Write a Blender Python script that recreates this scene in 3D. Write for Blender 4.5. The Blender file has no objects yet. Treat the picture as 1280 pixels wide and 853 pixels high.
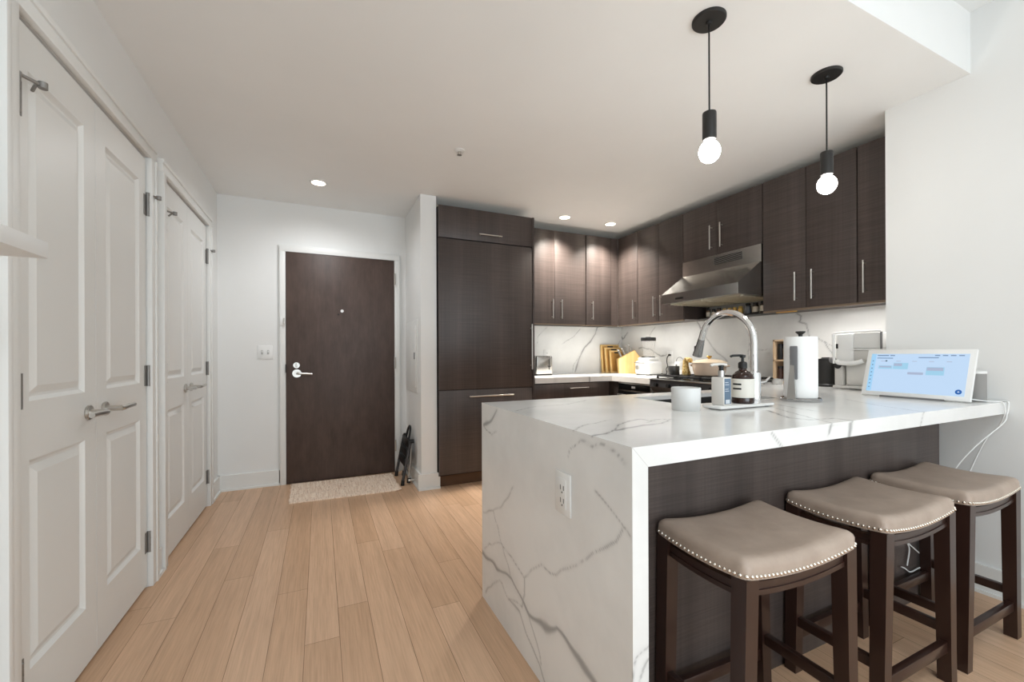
import bpy, bmesh, math, random
import numpy as np
from mathutils import Vector, Matrix

random.seed(7)
rng = np.random.default_rng(7)
S = bpy.context.scene
COL = S.collection
R = math.radians

# ---------------------------------------------------------------- camera
cam_d = bpy.data.cameras.new('camera')
cam = bpy.data.objects.new('camera', cam_d)
COL.objects.link(cam)
cam_d.sensor_fit = 'HORIZONTAL'
cam_d.sensor_width = 36.0
cam_d.lens = 36.0 * 525.85 / 1280.0
cam_d.shift_y = 15.64 / 1280.0
cam_d.clip_start = 0.05
yaw, roll = R(24.53), R(0.2257)
fw = Vector((math.sin(yaw), math.cos(yaw), 0))
rt = Vector((math.cos(yaw), -math.sin(yaw), 0))
up = Vector((0, 0, 1))
cr, sr = math.cos(roll), math.sin(roll)
cx_ = rt * cr + up * -sr
cy_ = rt * sr + up * cr
M = Matrix((cx_, cy_, -fw)).transposed().to_4x4()
M.translation = Vector((0, 0, 1.147))
cam.matrix_world = M
S.camera = cam

# ---------------------------------------------------------------- world, exposure, large lights
w = bpy.data.worlds.new('daylight')
S.world = w
w.use_nodes = True
bg = w.node_tree.nodes['Background']
bg.inputs[0].default_value = (0.86, 0.93, 1.0, 1)
bg.inputs[1].default_value = 1.2
S.view_settings.view_transform = 'Standard'
S.view_settings.look = 'None'
S.view_settings.gamma = 1.0
S.view_settings.exposure = 0.0
S.view_settings.use_curve_mapping = False


def lamp(name, kind, loc, energy, color=(1, 1, 1), rot=(0, 0, 0), **kw):
    d = bpy.data.lights.new(name, kind)
    d.energy = energy
    d.color = color
    for k, v in kw.items():
        setattr(d, k, v)
    o = bpy.data.objects.new(name, d)
    COL.objects.link(o)
    o.location = loc
    o.rotation_euler = rot
    return o


ZL_ = 2.792
# daylight entering through the living-room window wall behind the camera
lamp('window_daylight', 'AREA', (1.0, -2.93, 1.75), 5, (0.9, 0.97, 1.0), (R(90), 0, 0), shape='RECTANGLE', size=3.2, size_y=1.7)
# unseen fill added low at the window, tilted up to brighten the ceiling
lamp('ceiling_fill', 'AREA', (1.0, -2.93, 0.55), 78, (0.80, 0.92, 1.0), (R(140), 0, 0), shape='RECTANGLE', size=3.2, size_y=0.8)
# unseen overhead fill added to lift the near floor and stool seats
lamp('living_fill', 'AREA', (1.0, -0.7, ZL_ - 0.02), 19, (0.88, 0.955, 1.0), (0, 0, 0), shape='DISK', size=1.0)
ENTRY_W, KITCHEN_W, BULB_ES = 36.0, 205.0, 44.0

# ---------------------------------------------------------------- colour and materials


def lin(c):
    return tuple(((v / 255) / 12.92 if v / 255 <= 0.04045 else ((v / 255 + 0.055) / 1.055) ** 2.4) for v in c)


def mat(name, rgb, rough=0.5, metal=0.0, spec=0.5, emit=None, es=0.0, trans=0.0, ior=1.45, coat=0.0):
    m = bpy.data.materials.new(name)
    m.use_nodes = True
    b = m.node_tree.nodes['Principled BSDF']
    b.inputs['Base Color'].default_value = (*lin(rgb), 1)
    b.inputs['Roughness'].default_value = rough
    b.inputs['Metallic'].default_value = metal
    b.inputs['Specular IOR Level'].default_value = spec
    b.inputs['Transmission Weight'].default_value = trans
    b.inputs['IOR'].default_value = ior
    b.inputs['Coat Weight'].default_value = coat
    if emit:
        b.inputs['Emission Color'].default_value = (*lin(emit), 1)
        b.inputs['Emission Strength'].default_value = es
    return m


class NT:
    def __init__(s, m):
        s.m = m
        s.t = m.node_tree
        s.b = s.t.nodes['Principled BSDF']

    def n(s, typ, **kw):
        o = s.t.nodes.new(typ)
        for k, v in kw.items():
            setattr(o, k, v)
        return o

    def l(s, a, b):
        s.t.links.new(a, b)

    def mapping(s, scale, coord='Object', rot=(0, 0, 0)):
        tc = s.n('ShaderNodeTexCoord')
        mp = s.n('ShaderNodeMapping')
        mp.inputs['Scale'].default_value = scale
        mp.inputs['Rotation'].default_value = rot
        s.l(tc.outputs[coord], mp.inputs['Vector'])
        return mp.outputs['Vector']

    def noise(s, vec, scale, detail=3, rough=0.55):
        o = s.n('ShaderNodeTexNoise')
        o.inputs['Scale'].default_value = scale
        o.inputs['Detail'].default_value = detail
        o.inputs['Roughness'].default_value = rough
        if vec is not None:
            s.l(vec, o.inputs['Vector'])
        return o.outputs['Fac']

    def ramp(s, fac, stops):
        o = s.n('ShaderNodeValToRGB')
        e = o.color_ramp.elements
        while len(e) < len(stops):
            e.new(0.5)
        for i, (p, c) in enumerate(stops):
            e[i].position = p
            e[i].color = (*c, 1)
        s.l(fac, o.inputs['Fac'])
        return o.outputs['Color']

    def mix(s, fac, a, b, mode='MIX'):
        o = s.n('ShaderNodeMix', data_type='RGBA', blend_type=mode)
        for sock, v in ((o.inputs[0], fac), (o.inputs[6], a), (o.inputs[7], b)):
            if isinstance(v, (int, float)):
                sock.default_value = v
            elif isinstance(v, tuple):
                sock.default_value = (*v, 1)
            else:
                s.l(v, sock)
        return o.outputs[2]

    def bump(s, h, strength=0.2, dist=0.002):
        o = s.n('ShaderNodeBump')
        o.inputs['Strength'].default_value = strength
        o.inputs['Distance'].default_value = dist
        s.l(h, o.inputs['Height'])
        s.l(o.outputs['Normal'], s.b.inputs['Normal'])

    def base(s, c):
        s.l(c, s.b.inputs['Base Color'])


def paint(name, rgb, rough, amt=0.02):
    m = mat(name, rgb, rough)
    k = NT(m)
    v = k.mapping((1, 1, 1))
    f = k.noise(v, 1.3, 4)
    c = lin(rgb)
    k.base(k.ramp(f, [(0.3, tuple(x * (1 - amt) for x in c)), (0.7, tuple(min(1, x * (1 + amt)) for x in c))]))
    k.bump(k.noise(v, 220, 2), 0.05, 0.001)
    return m


def dark_wood(name, lo, hi, rough=0.42):
    m = mat(name, hi, rough)
    k = NT(m)
    fine = k.noise(k.mapping((3.0, 3.0, 300)), 1.0, 2)
    band = k.noise(k.mapping((9, 9, 0.25)), 1.0, 4, 0.55)
    grain = k.noise(k.mapping((90, 90, 1.2)), 1.0, 3)
    a, b = lin(lo), lin(hi)
    c1 = k.ramp(band, [(0.3, a), (0.72, b)])
    c2 = k.ramp(fine, [(0.35, (0.80, 0.80, 0.80)), (0.65, (1.14, 1.14, 1.14))])
    c3 = k.mix(1.0, c1, c2, 'MULTIPLY')
    c4 = k.ramp(grain, [(0.35, (0.90, 0.90, 0.90)), (0.6, (1.04, 1.04, 1.04))])
    k.base(k.mix(1.0, c3, c4, 'MULTIPLY'))
    k.bump(fine, 0.08, 0.0005)
    return m


def entry_veneer():
    m = mat('entry_door_veneer', (78, 62, 56), 0.5)
    k = NT(m)
    f = k.noise(k.mapping((14, 14, 5)), 1.0, 6, 0.65)
    g = k.noise(k.mapping((160, 160, 6)), 1.0, 3)
    c1 = k.ramp(f, [(0.3, lin((70, 55, 49))), (0.7, lin((86, 70, 63)))])
    c2 = k.ramp(g, [(0.3, (0.88, 0.88, 0.88)), (0.65, (1.05, 1.05, 1.05))])
    k.base(k.mix(1.0, c1, c2, 'MULTIPLY'))
    return m


WALL = paint('wall_paint', (236, 236, 234), 0.75)
CEIL = paint('ceiling_paint', (240, 240, 238), 0.85)
TRIM = paint('trim_paint', (234, 234, 231), 0.42, 0.01)
DOORP = paint('door_paint', (232, 232, 229), 0.38, 0.01)
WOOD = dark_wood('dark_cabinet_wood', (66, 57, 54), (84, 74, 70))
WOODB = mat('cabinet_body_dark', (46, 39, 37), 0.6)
ENTRY = entry_veneer()
STEEL = mat('brushed_steel', (200, 200, 198), 0.28, 1.0)
NICKEL = mat('satin_nickel', (196, 192, 186), 0.3, 1.0)
HINGE = mat('hinge_steel', (150, 148, 145), 0.5, 0.7)
CHROME = mat('chrome', (232, 232, 232), 0.07, 1.0)
SILVER = mat('hood_steel', (188, 186, 182), 0.24, 1.0)
BLACK = mat('black_plastic', (24, 24, 24), 0.4)
BLACKM = mat('black_metal', (33, 32, 31), 0.45)
IRON = mat('cast_iron', (36, 36, 37), 0.6)
WHITEP = mat('white_plastic', (238, 238, 236), 0.35)
WHITEG = mat('white_glossy', (240, 240, 238), 0.15)
GREYM = mat('grey_plastic', (120, 120, 122), 0.5)
BLGLASS = mat('black_glass', (12, 12, 13), 0.08)
GAPFILL = mat('pale_gap_fill', (226, 222, 214), 0.6)  # pale tone added to lighten the shaded gap above the cabinets
TOEK = mat('toe_kick_wood', (92, 66, 46), 0.55)
BRASS = mat('brass', (214, 170, 84), 0.3, 1.0)
GLASS = mat('clear_glass', (255, 255, 255), 0.03, trans=1.0, ior=1.25)
STOOLW = mat('espresso_stained_wood', (50, 31, 25), 0.32, coat=0.2)
NAIL = mat('nailhead_nickel', (226, 220, 210), 0.25, 1.0)
BULB = mat('glowing_bulb', (255, 250, 240), 0.3, emit=(255, 250, 242), es=BULB_ES)
SPOTE = mat('recessed_lamp_lens', (255, 250, 240), 0.3, emit=(255, 238, 212), es=12.0)


def leather():
    m = mat('taupe_leather', (150, 134, 121), 0.42)
    k = NT(m)
    f = k.noise(k.mapping((9, 9, 9)), 1.0, 5)
    k.base(k.ramp(f, [(0.3, lin((160, 142, 128))), (0.7, lin((180, 162, 148)))]))
    k.bump(k.noise(k.mapping((1, 1, 1)), 35, 4), 0.25, 0.004)
    return m


LEATHER = leather()


def floor_material():
    m = mat('oak_planks', (196, 158, 126), 0.38)
    k = NT(m)
    at = k.n('ShaderNodeAttribute', attribute_name='plank')
    g1 = k.noise(k.mapping((26, 1.1, 1)), 1.0, 5, 0.6)
    g2 = k.noise(k.mapping((150, 5, 1)), 1.0, 3)
    c1 = k.ramp(at.outputs['Fac'], [(0.0, lin((201, 165, 134))), (0.5, lin((208, 172, 141))), (1.0, lin((215, 180, 150)))])
    c2 = k.ramp(g1, [(0.3, (0.90, 0.885, 0.87)), (0.6, (1.05, 1.05, 1.05))])
    c3 = k.ramp(g2, [(0.3, (0.90, 0.88, 0.86)), (0.6, (1.04, 1.04, 1.04))])
    k.base(k.mix(1.0, k.mix(1.0, c1, c2, 'MULTIPLY'), c3, 'MULTIPLY'))
    k.bump(g2, 0.08, 0.001)
    return m


OAK = floor_material()
SEAM = mat('plank_seam', (138, 106, 82), 0.8)


def marble_material():
    m = mat('white_veined_quartz', (238, 238, 236), 0.16)
    k = NT(m)
    at = k.n('ShaderNodeAttribute', attribute_name='vein')
    v = k.mapping((1, 1, 1))
    f = k.noise(v, 2.2, 5, 0.6)
    cloud = k.ramp(f, [(0.35, lin((228, 228, 226))), (0.6, lin((240, 240, 238)))])
    k.base(k.mix(at.outputs['Fac'], cloud, lin((140, 140, 140))))
    return m


MARBLE = marble_material()


def rug_material():
    m = mat('jute_weave', (190, 155, 122), 0.9)
    k = NT(m)
    rows = k.noise(k.mapping((90, 6, 1)), 1.0, 2)
    cols = k.noise(k.mapping((150, 22, 1)), 1.0, 2)
    c1 = k.ramp(rows, [(0.3, lin((226, 198, 174))), (0.65, lin((250, 232, 214)))])
    c2 = k.ramp(cols, [(0.34, (0.70, 0.64, 0.58)), (0.44, (1.06, 1.05, 1.04))])
    k.base(k.mix(1.0, c1, c2, 'MULTIPLY'))
    k.bump(cols, 0.6, 0.006)
    return m


RUG = rug_material()


def bamboo():
    m = mat('bamboo', (222, 178, 104), 0.5)
    k = NT(m)
    g = k.noise(k.mapping((60, 60, 2)), 1.0, 3)
    k.base(k.ramp(g, [(0.3, lin((222, 182, 114))), (0.7, lin((240, 206, 144)))]))
    return m


BAMBOO = bamboo()

# ---------------------------------------------------------------- object helpers


def wloc(o):
    v = Vector((0, 0, 0))
    while o is not None:
        v += o.location
        o = o.parent
    return v


def tag(o, label=None, cat=None, group=None, kind=None):
    if label:
        o['label'] = label
    if cat:
        o['category'] = cat
    if group:
        o['group'] = group
    if kind:
        o['kind'] = kind
    return o


def thing(name, label, cat, loc=(0, 0, 0), group=None):
    o = bpy.data.objects.new(name, None)
    o.empty_display_size = 0.05
    COL.objects.link(o)
    o.location = loc
    return tag(o, label, cat, group)


def copy_tree(o, parent=None):
    c = o.copy()
    COL.objects.link(c)
    if parent is not None:
        c.parent = parent
    for ch in list(o.children):
        copy_tree(ch, c)
    return c


class MB:
    """collects shapes in world metres and links them as one mesh object"""

    def __init__(s):
        s.bm = bmesh.new()

    def _merge(s, b):
        me = bpy.data.meshes.new('t')
        b.to_mesh(me)
        b.free()
        s.bm.from_mesh(me)
        bpy.data.meshes.remove(me)
        return s

    def box(s, x0, x1, y0, y1, z0, z1, bev=0.0, seg=2, mtx=None):
        b = bmesh.new()
        bmesh.ops.create_cube(b, size=1)
        for v in b.verts:
            v.co = Vector(((x0 + x1) / 2 + v.co.x * (x1 - x0), (y0 + y1) / 2 + v.co.y * (y1 - y0), (z0 + z1) / 2 + v.co.z * (z1 - z0)))
        if bev > 0:
            bmesh.ops.bevel(b, geom=b.edges[:], offset=bev, segments=seg, affect='EDGES', profile=0.5)
        if mtx is not None:
            bmesh.ops.transform(b, matrix=mtx, verts=b.verts)
        return s._merge(b)

    def cyl(s, p0, p1, r0, r1=None, seg=24, bev=0.0):
        r1 = r0 if r1 is None else r1
        p0, p1 = Vector(p0), Vector(p1)
        d = p1 - p0
        b = bmesh.new()
        bmesh.ops.create_cone(b, cap_ends=True, segments=seg, radius1=r0, radius2=r1, depth=d.length)
        if bev > 0:
            es = [e for e in b.edges if abs(e.verts[0].co.z - e.verts[1].co.z) < 1e-6]
            bmesh.ops.bevel(b, geom=es, offset=bev, segments=2, affect='EDGES')
        q = Vector((0, 0, 1)).rotation_difference(d.normalized()).to_matrix().to_4x4()
        q.translation = (p0 + p1) / 2
        bmesh.ops.transform(b, matrix=q, verts=b.verts)
        return s._merge(b)

    def sphere(s, c, r, sc=(1, 1, 1), u=24, v=14):
        b = bmesh.new()
        bmesh.ops.create_uvsphere(b, u_segments=u, v_segments=v, radius=r)
        for q in b.verts:
            q.co = Vector((c[0] + q.co.x * sc[0], c[1] + q.co.y * sc[1], c[2] + q.co.z * sc[2]))
        return s._merge(b)

    def lathe(s, prof, c=(0, 0, 0), seg=32, sx=1.0, sy=1.0):
        b = bmesh.new()
        rings = []
        for r, z in prof:
            if r < 1e-6:
                rings.append([b.verts.new((c[0], c[1], c[2] + z))])
            else:
                rings.append([b.verts.new((c[0] + sx * r * math.cos(2 * math.pi * i / seg), c[1] + sy * r * math.sin(2 * math.pi * i / seg), c[2] + z)) for i in range(seg)])
        for a, d in zip(rings[:-1], rings[1:]):
            for i in range(seg):
                j = (i + 1) % seg
                if len(a) == 1 and len(d) == 1:
                    continue
                if len(a) == 1:
                    b.faces.new((a[0], d[j], d[i]))
                elif len(d) == 1:
                    b.faces.new((a[i], a[j], d[0]))
                else:
                    b.faces.new((a[i], a[j], d[j], d[i]))
        bmesh.ops.recalc_face_normals(b, faces=b.faces)
        return s._merge(b)

    def tube(s, pts, r, seg=12, smooth=0, radii=None):
        P = [Vector(p) for p in pts]
        if smooth:
            Q = []
            for i in range(len(P) - 1):
                p0, p1, p2, p3 = P[max(i - 1, 0)], P[i], P[i + 1], P[min(i + 2, len(P) - 1)]
                for k in range(smooth):
                    t = k / smooth
                    Q.append(0.5 * ((2 * p1) + (-p0 + p2) * t + (2 * p0 - 5 * p1 + 4 * p2 - p3) * t * t + (-p0 + 3 * p1 - 3 * p2 + p3) * t ** 3))
            Q.append(P[-1])
            P = Q
        b = bmesh.new()
        rings = []
        nrm = None
        for i, p in enumerate(P):
            d = (P[min(i + 1, len(P) - 1)] - P[max(i - 1, 0)]).normalized()
            if nrm is None:
                nrm = d.orthogonal().normalized()
            nrm = (nrm - d * nrm.dot(d)).normalized()
            bn = d.cross(nrm)
            rr = radii[i] if radii else r
            rings.append([b.verts.new(p + (nrm * math.cos(2 * math.pi * j / seg) + bn * math.sin(2 * math.pi * j / seg)) * rr) for j in range(seg)])
        for a, d in zip(rings[:-1], rings[1:]):
            for j in range(seg):
                k = (j + 1) % seg
                b.faces.new((a[j], a[k], d[k], d[j]))
        b.faces.new(rings[0][::-1])
        b.faces.new(rings[-1])
        bmesh.ops.recalc_face_normals(b, faces=b.faces)
        return s._merge(b)

    def prism(s, poly, axis, a0, a1, bev=0.0):
        """poly: 2-D points in the two other axes (in x,y,z order), extruded along axis from a0 to a1"""
        def co(p, a):
            return {'x': (a, p[0], p[1]), 'y': (p[0], a, p[1]), 'z': (p[0], p[1], a)}[axis]
        b = bmesh.new()
        A = [b.verts.new(co(p, a0)) for p in poly]
        B = [b.verts.new(co(p, a1)) for p in poly]
        n = len(poly)
        b.faces.new(A)
        b.faces.new(B[::-1])
        for i in range(n):
            j = (i + 1) % n
            b.faces.new((A[i], B[i], B[j], A[j]))
        bmesh.ops.recalc_face_normals(b, faces=b.faces)
        if bev > 0:
            bmesh.ops.bevel(b, geom=b.edges[:], offset=bev, segments=2, affect='EDGES')
        return s._merge(b)

    def hexa(s, bot, top):
        """solid between two quads"""
        b = bmesh.new()
        A = [b.verts.new(p) for p in bot]
        B = [b.verts.new(p) for p in top]
        b.faces.new(A)
        b.faces.new(B)
        for i in range(4):
            j = (i + 1) % 4
            b.faces.new((A[i], A[j], B[j], B[i]))
        bmesh.ops.recalc_face_normals(b, faces=b.faces)
        return s._merge(b)

    def build(s, name, m, parent=None, smooth=True, local=False, angle=35):
        me = bpy.data.meshes.new(name)
        if parent is not None and not local:
            bmesh.ops.translate(s.bm, vec=-wloc(parent), verts=s.bm.verts)
        s.bm.to_mesh(me)
        s.bm.free()
        me.materials.append(m)
        if smooth:
            me.shade_smooth()
            me.set_sharp_from_angle(angle=R(angle))
        o = bpy.data.objects.new(name, me)
        COL.objects.link(o)
        if parent is not None:
            o.parent = parent
        return o


def structure(name, mb, m, label=None, cat=None, parent=None, smooth=True):
    o = mb.build(name, m, parent, smooth)
    if parent is None:
        tag(o, label, cat, kind='structure')
    return o


def single(name, mb, m, label, cat, group=None, origin=None, smooth=True):
    """a thing that is one mesh; origin moves its pivot to its base"""
    o = mb.build(name, m, None, smooth)
    if origin is not None:
        o.data.transform(Matrix.Translation(-Vector(origin)))
        o.location = origin
    return tag(o, label, cat, group)


def seg_dist(P, poly):
    d = np.full(len(P), 9.0)
    for a, b in zip(poly[:-1], poly[1:]):
        a, b = np.array(a), np.array(b)
        ab = b - a
        t = np.clip(((P - a) @ ab) / max(ab @ ab, 1e-9), 0, 1)
        q = a + t[:, None] * ab
        d = np.minimum(d, np.hypot(*(P - q).T))
    return d


def wobble(P, seed):
    r = np.random.default_rng(seed)
    o = np.zeros_like(P)
    for f, a in ((9, .010), (23, .005), (55, .0025), (120, .0012)):
        k = r.normal(size=(3, 2)) * f
        ph = r.uniform(0, 6.28, size=(3, 2))
        for i in range(3):
            arg = P @ k[i]
            o[:, 0] += a * np.sin(arg + ph[i, 0]) / 1.7
            o[:, 1] += a * np.sin(arg * 1.13 + ph[i, 1]) / 1.7
    return o


def veins(P, lists, seed):
    Q = P + wobble(P, seed) * 0.8
    v = np.zeros(len(P))
    rr = np.random.default_rng(seed)
    for w_, poly in lists:
        d = seg_dist(Q, poly)
        mod = 0.75 + 0.45 * np.sin(Q @ (rr.normal(size=2) * 22) + rr.uniform(0, 6))
        core = np.clip(1.4 - d / (w_ * (0.85 if w_ > .005 else .65) * np.clip(mod, .5, 2)), 0, 1)
        halo = 0.14 * np.exp(-(d / (w_ * 2.2)) ** 2)
        v = np.maximum(v, core * (0.66 if w_ > .005 else 0.5) + halo)
    return np.clip(v, 0, 1)


def set_vein(o, axes, lists, seed, sel=None):
    """veins as a stone attribute, from the distance to vein lines laid on the slab's own plane"""
    me = o.data
    n = len(me.vertices)
    co = np.empty(n * 3)
    me.vertices.foreach_get('co', co)
    co = co.reshape(-1, 3) + np.array(wloc(o))
    val = np.zeros(n)
    if sel is None:
        idx = np.arange(n)
    else:
        idx = np.where(sel(co))[0]
    val[idx] = veins(co[idx][:, list(axes)], lists, seed)
    a = me.attributes.get('vein')
    if a is None:
        a = me.attributes.new('vein', 'FLOAT', 'POINT')
    else:
        old = np.empty(n)
        a.data.foreach_get('value', old)
        val = np.maximum(val, old)
    a.data.foreach_set('value', val.astype(np.float32))


def slab(xs, ys, inside, z0, z1, nz, step=0.007):
    """flat slab on any rectilinear outline (with holes), finely divided so that the stone pattern is carried by its vertices"""
    def fine(b):
        out = []
        for a, c in zip(b[:-1], b[1:]):
            k = max(1, int(round((c - a) / step)))
            out += list(np.linspace(a, c, k, endpoint=False))
        return np.array(out + [b[-1]])
    X, Y = fine(xs), fine(ys)
    cx, cy = (X[:-1] + X[1:]) / 2, (Y[:-1] + Y[1:]) / 2
    ins = np.array([[inside(a, b) for b in cy] for a in cx])
    nx, ny = len(X), len(Y)
    V, F = [], []
    gid = {}

    def vid(i, j, z):
        key = (i, j, z)
        if key not in gid:
            gid[key] = len(V)
            V.append((X[i], Y[j], z))
        return gid[key]
    zs = list(np.linspace(z0, z1, nz + 1))
    for i in range(nx - 1):
        for j in range(ny - 1):
            if not ins[i, j]:
                continue
            F.append((vid(i, j, z1), vid(i + 1, j, z1), vid(i + 1, j + 1, z1), vid(i, j + 1, z1)))
            F.append((vid(i, j, z0), vid(i, j + 1, z0), vid(i + 1, j + 1, z0), vid(i + 1, j, z0)))
            for di, dj, e in ((-1, 0, ((i, j + 1), (i, j))), (1, 0, ((i + 1, j), (i + 1, j + 1))), (0, -1, ((i, j), (i + 1, j))), (0, 1, ((i + 1, j + 1), (i, j + 1)))):
                a, b = i + di, j + dj
                if 0 <= a < nx - 1 and 0 <= b < ny - 1 and ins[a, b]:
                    continue
                (p, q), (r_, t) = e
                for za, zb in zip(zs[:-1], zs[1:]):
                    F.append((vid(p, q, za), vid(r_, t, za), vid(r_, t, zb), vid(p, q, zb)))
    return V, F


def mesh_obj(name, V, F, m, parent=None, smooth=False):
    me = bpy.data.meshes.new(name)
    off = wloc(parent) if parent is not None else Vector((0, 0, 0))
    me.from_pydata([(v[0] - off.x, v[1] - off.y, v[2] - off.z) for v in V], [], F)
    me.update()
    me.materials.append(m)
    if smooth:
        me.shade_smooth()
    o = bpy.data.objects.new(name, me)
    COL.objects.link(o)
    if parent is not None:
        o.parent = parent
    return o


def bar_handle(p0, p1, out, r=0.0055, stand=0.032):
    """straight pull bar between p0 and p1 (points on the door face), standing off along out"""
    p0, p1, out = Vector(p0), Vector(p1), Vector(out)
    mb = MB()
    a, b = p0 + out * stand, p1 + out * stand
    mb.cyl(a, b, r, seg=12, bev=0.0015)
    d = (b - a)
    for t in (0.09, 0.91):
        q = p0 + (p1 - p0) * t
        mb.cyl(q, q + out * stand, r * 0.8, seg=10)
    return mb


# ================================================================ SETTING
XL, XR, XK, YB, YK, ZC, ZL = -0.78, 2.874, 3.38, 4.224, 4.15, 2.495, 2.792
YW = -3.0          # window wall behind the camera
YS = 0.93          # where the kitchen ceiling drops

# floor: one mesh, every plank a board of its own with a hairline seam
pl_V, pl_F, pl_val = [], [], []
known = {-0.188: 2.289, 0.3274: 2.538, 0.4561: 1.876, 0.5848: 2.268, -0.574: 2.983, -0.4453: 2.545, -0.7028: 2.281, -0.0593: 1.847}
wd = 0.1287
k0 = int(math.floor((-1.0 - 0.0694) / wd))
k1 = int(math.ceil((XK + 0.1 - 0.0694) / wd))
for k in range(k0, k1):
    x0 = 0.0694 + k * wd
    start = None
    for kx, ky in known.items():
        if abs(kx - x0) < 0.03:
            start = ky
    if start is None:
        start = rng.uniform(1.2, 3.2)
    cuts = [start]
    while cuts[-1] < YB + 0.1:
        cuts.append(cuts[-1] + rng.uniform(1.5, 2.1))
    while cuts[0] > YW - 0.2:
        cuts.insert(0, cuts[0] - rng.uniform(1.3, 2.0))
    for a, b in zip(cuts[:-1], cuts[1:]):
        n = len(pl_V)
        g = 0.0008
        a2, b2 = max(a, YW - 0.15), min(b, YB + 0.05)
        if b2 - a2 < 0.02:
            continue
        pl_V += [(x0 + g, a2 + g, 0), (x0 + wd - g, a2 + g, 0), (x0 + wd - g, b2 - g, 0), (x0 + g, b2 - g, 0)]
        pl_F.append((n, n + 1, n + 2, n + 3))
        pl_val += [rng.uniform(0, 1)] * 4
n = len(pl_V)
for z in (-0.0025, -0.06):
    pl_V += [(-1.0, YW - 0.15, z), (XK + 0.1, YW - 0.15, z), (XK + 0.1, YB + 0.05, z), (-1.0, YB + 0.05, z)]
    pl_val += [0.5] * 4
pl_F += [(n, n + 1, n + 2, n + 3), (n + 7, n + 6, n + 5, n + 4)]
for i in range(4):
    j = (i + 1) % 4
    pl_F.append((n + 4 + i, n + 4 + j, n + j, n + i))
floor = mesh_obj('floor', pl_V, pl_F, OAK)
floor.data.materials.append(SEAM)
for p in floor.data.polygons[-6:]:
    p.material_index = 1
at = floor.data.attributes.new('plank', 'FLOAT', 'POINT')
at.data.foreach_set('value', np.array(pl_val, dtype=np.float32))
tag(floor, kind='structure')

# ceilings
structure('ceiling', MB().box(-1.0, XK + 0.1, YS, YB + 0.15, ZC, ZC + 0.4), CEIL, smooth=False)
structure('ceiling_living', MB().box(-1.0, XK + 0.1, YW - 0.15, YS, ZL, ZL + 0.1), CEIL, smooth=False)

# walls
wl = MB()
OP = [(1.63, 2.64), (2.865, 3.85)]       # closet openings along Y
ZD = 2.112
wl.box(-1.0, -0.86, YW - 0.15, YB + 0.12, -0.05, ZL)
wl.box(-0.86, XL, YW, OP[0][0], -0.05, ZL)
wl.box(-0.86, XL, OP[0][1], OP[1][0], -0.05, ZL)
wl.box(-0.86, XL, OP[1][1], YB + 0.12, -0.05, ZL)
for a, b in OP:
    wl.box(-0.86, XL, a, b, ZD + 0.012, ZL)
structure('wall_left', wl, WALL, smooth=False)
structure('wall_back', MB().box(-0.9, 0.91, YB, YB + 0.12, -0.05, ZC + 0.02), WALL, smooth=False)
structure('wall_partition', MB().box(0.773, 0.908, 3.54, YB, -0.05, ZC + 0.01), WALL, smooth=False)
structure('wall_kitchen', MB().box(0.908, XK + 0.1, YK, YB + 0.12, -0.05, ZC + 0.02), WALL, smooth=False)
structure('wall_kitchen_side', MB().box(XK, XK + 0.1, 1.269, YK, -0.05, ZC + 0.02), WALL, smooth=False)
structure('wall_right', MB().box(XR, XK + 0.1, YW, 1.269, -0.05, ZL), WALL, smooth=False)
wf = MB()
wf.box(-0.9, -0.62, YW - 0.15, YW, -0.05, ZL).box(2.62, XK + 0.1, YW - 0.15, YW, -0.05, ZL)
wf.box(-0.62, 2.62, YW - 0.15, YW, -0.05, 0.28).box(-0.62, 2.62, YW - 0.15, YW, 2.62, ZL)
structure('wall_window', wf, WALL, smooth=False)
win = MB()
for x in (-0.6, 0.47, 1.53, 2.6):
    win.box(x - 0.02, x + 0.02, YW - 0.1, YW - 0.05, 0.28, 2.62)
win.box(-0.62, 2.62, YW - 0.1, YW - 0.05, 0.28, 0.32).box(-0.62, 2.62, YW - 0.1, YW - 0.05, 2.58, 2.62)
structure('window_1', win, BLACKM, smooth=False)

# baseboards (tall flat board with a small shoe)


def bb_x(mb, y0, y1, xf, sgn):
    mb.box(*sorted((xf, xf + sgn * 0.016)), y0, y1, 0.0, 0.132).box(*sorted((xf, xf + sgn * 0.028)), y0, y1, 0.0, 0.016)


def bb_y(mb, x0, x1, yf, sgn=-1):
    mb.box(x0, x1, *sorted((yf, yf + sgn * 0.016)), 0.0, 0.132).box(x0, x1, *sorted((yf, yf + sgn * 0.028)), 0.0, 0.016)


b = MB()
bb_x(b, 2.712, 2.794, XL, 1)
bb_x(b, 3.918, YB, XL, 1)
bb_x(b, YW, 1.56, XL, 1)
structure('baseboard_left', b, TRIM, smooth=False)
b = MB()
bb_y(b, XL, -0.325, YB)
structure('baseboard_back', b, TRIM, smooth=False)
b = MB()
bb_y(b, 0.745, 0.93, 3.54)
bb_x(b, 3.54, YB, 0.773, -1)
structure('baseboard_partition', b, TRIM, smooth=False)
b = MB()
bb_x(b, YW, 1.269, XR, -1)
structure('baseboard_right', b, TRIM, smooth=False)

# closet casings: two legs and a head with a stepped profile
for i, (a, c) in enumerate(OP):
    t = MB()
    zt = ZD + 0.012
    t.box(XL, -0.750, a - 0.065, a - 0.043, 0, zt, 0.002).box(XL, -0.756, a - 0.043, a, 0, zt, 0.002)
    t.box(XL, -0.756, c, c + 0.043, 0, zt, 0.002).box(XL, -0.750, c + 0.043, c + 0.065, 0, zt, 0.002)
    t.box(XL, -0.756, a - 0.065, c + 0.065, zt, zt + 0.046, 0.002).box(XL, -0.750, a - 0.065, c + 0.065, zt + 0.046, zt + 0.067, 0.002)
    structure('trim_%d' % (i + 1), t, TRIM)


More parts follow.
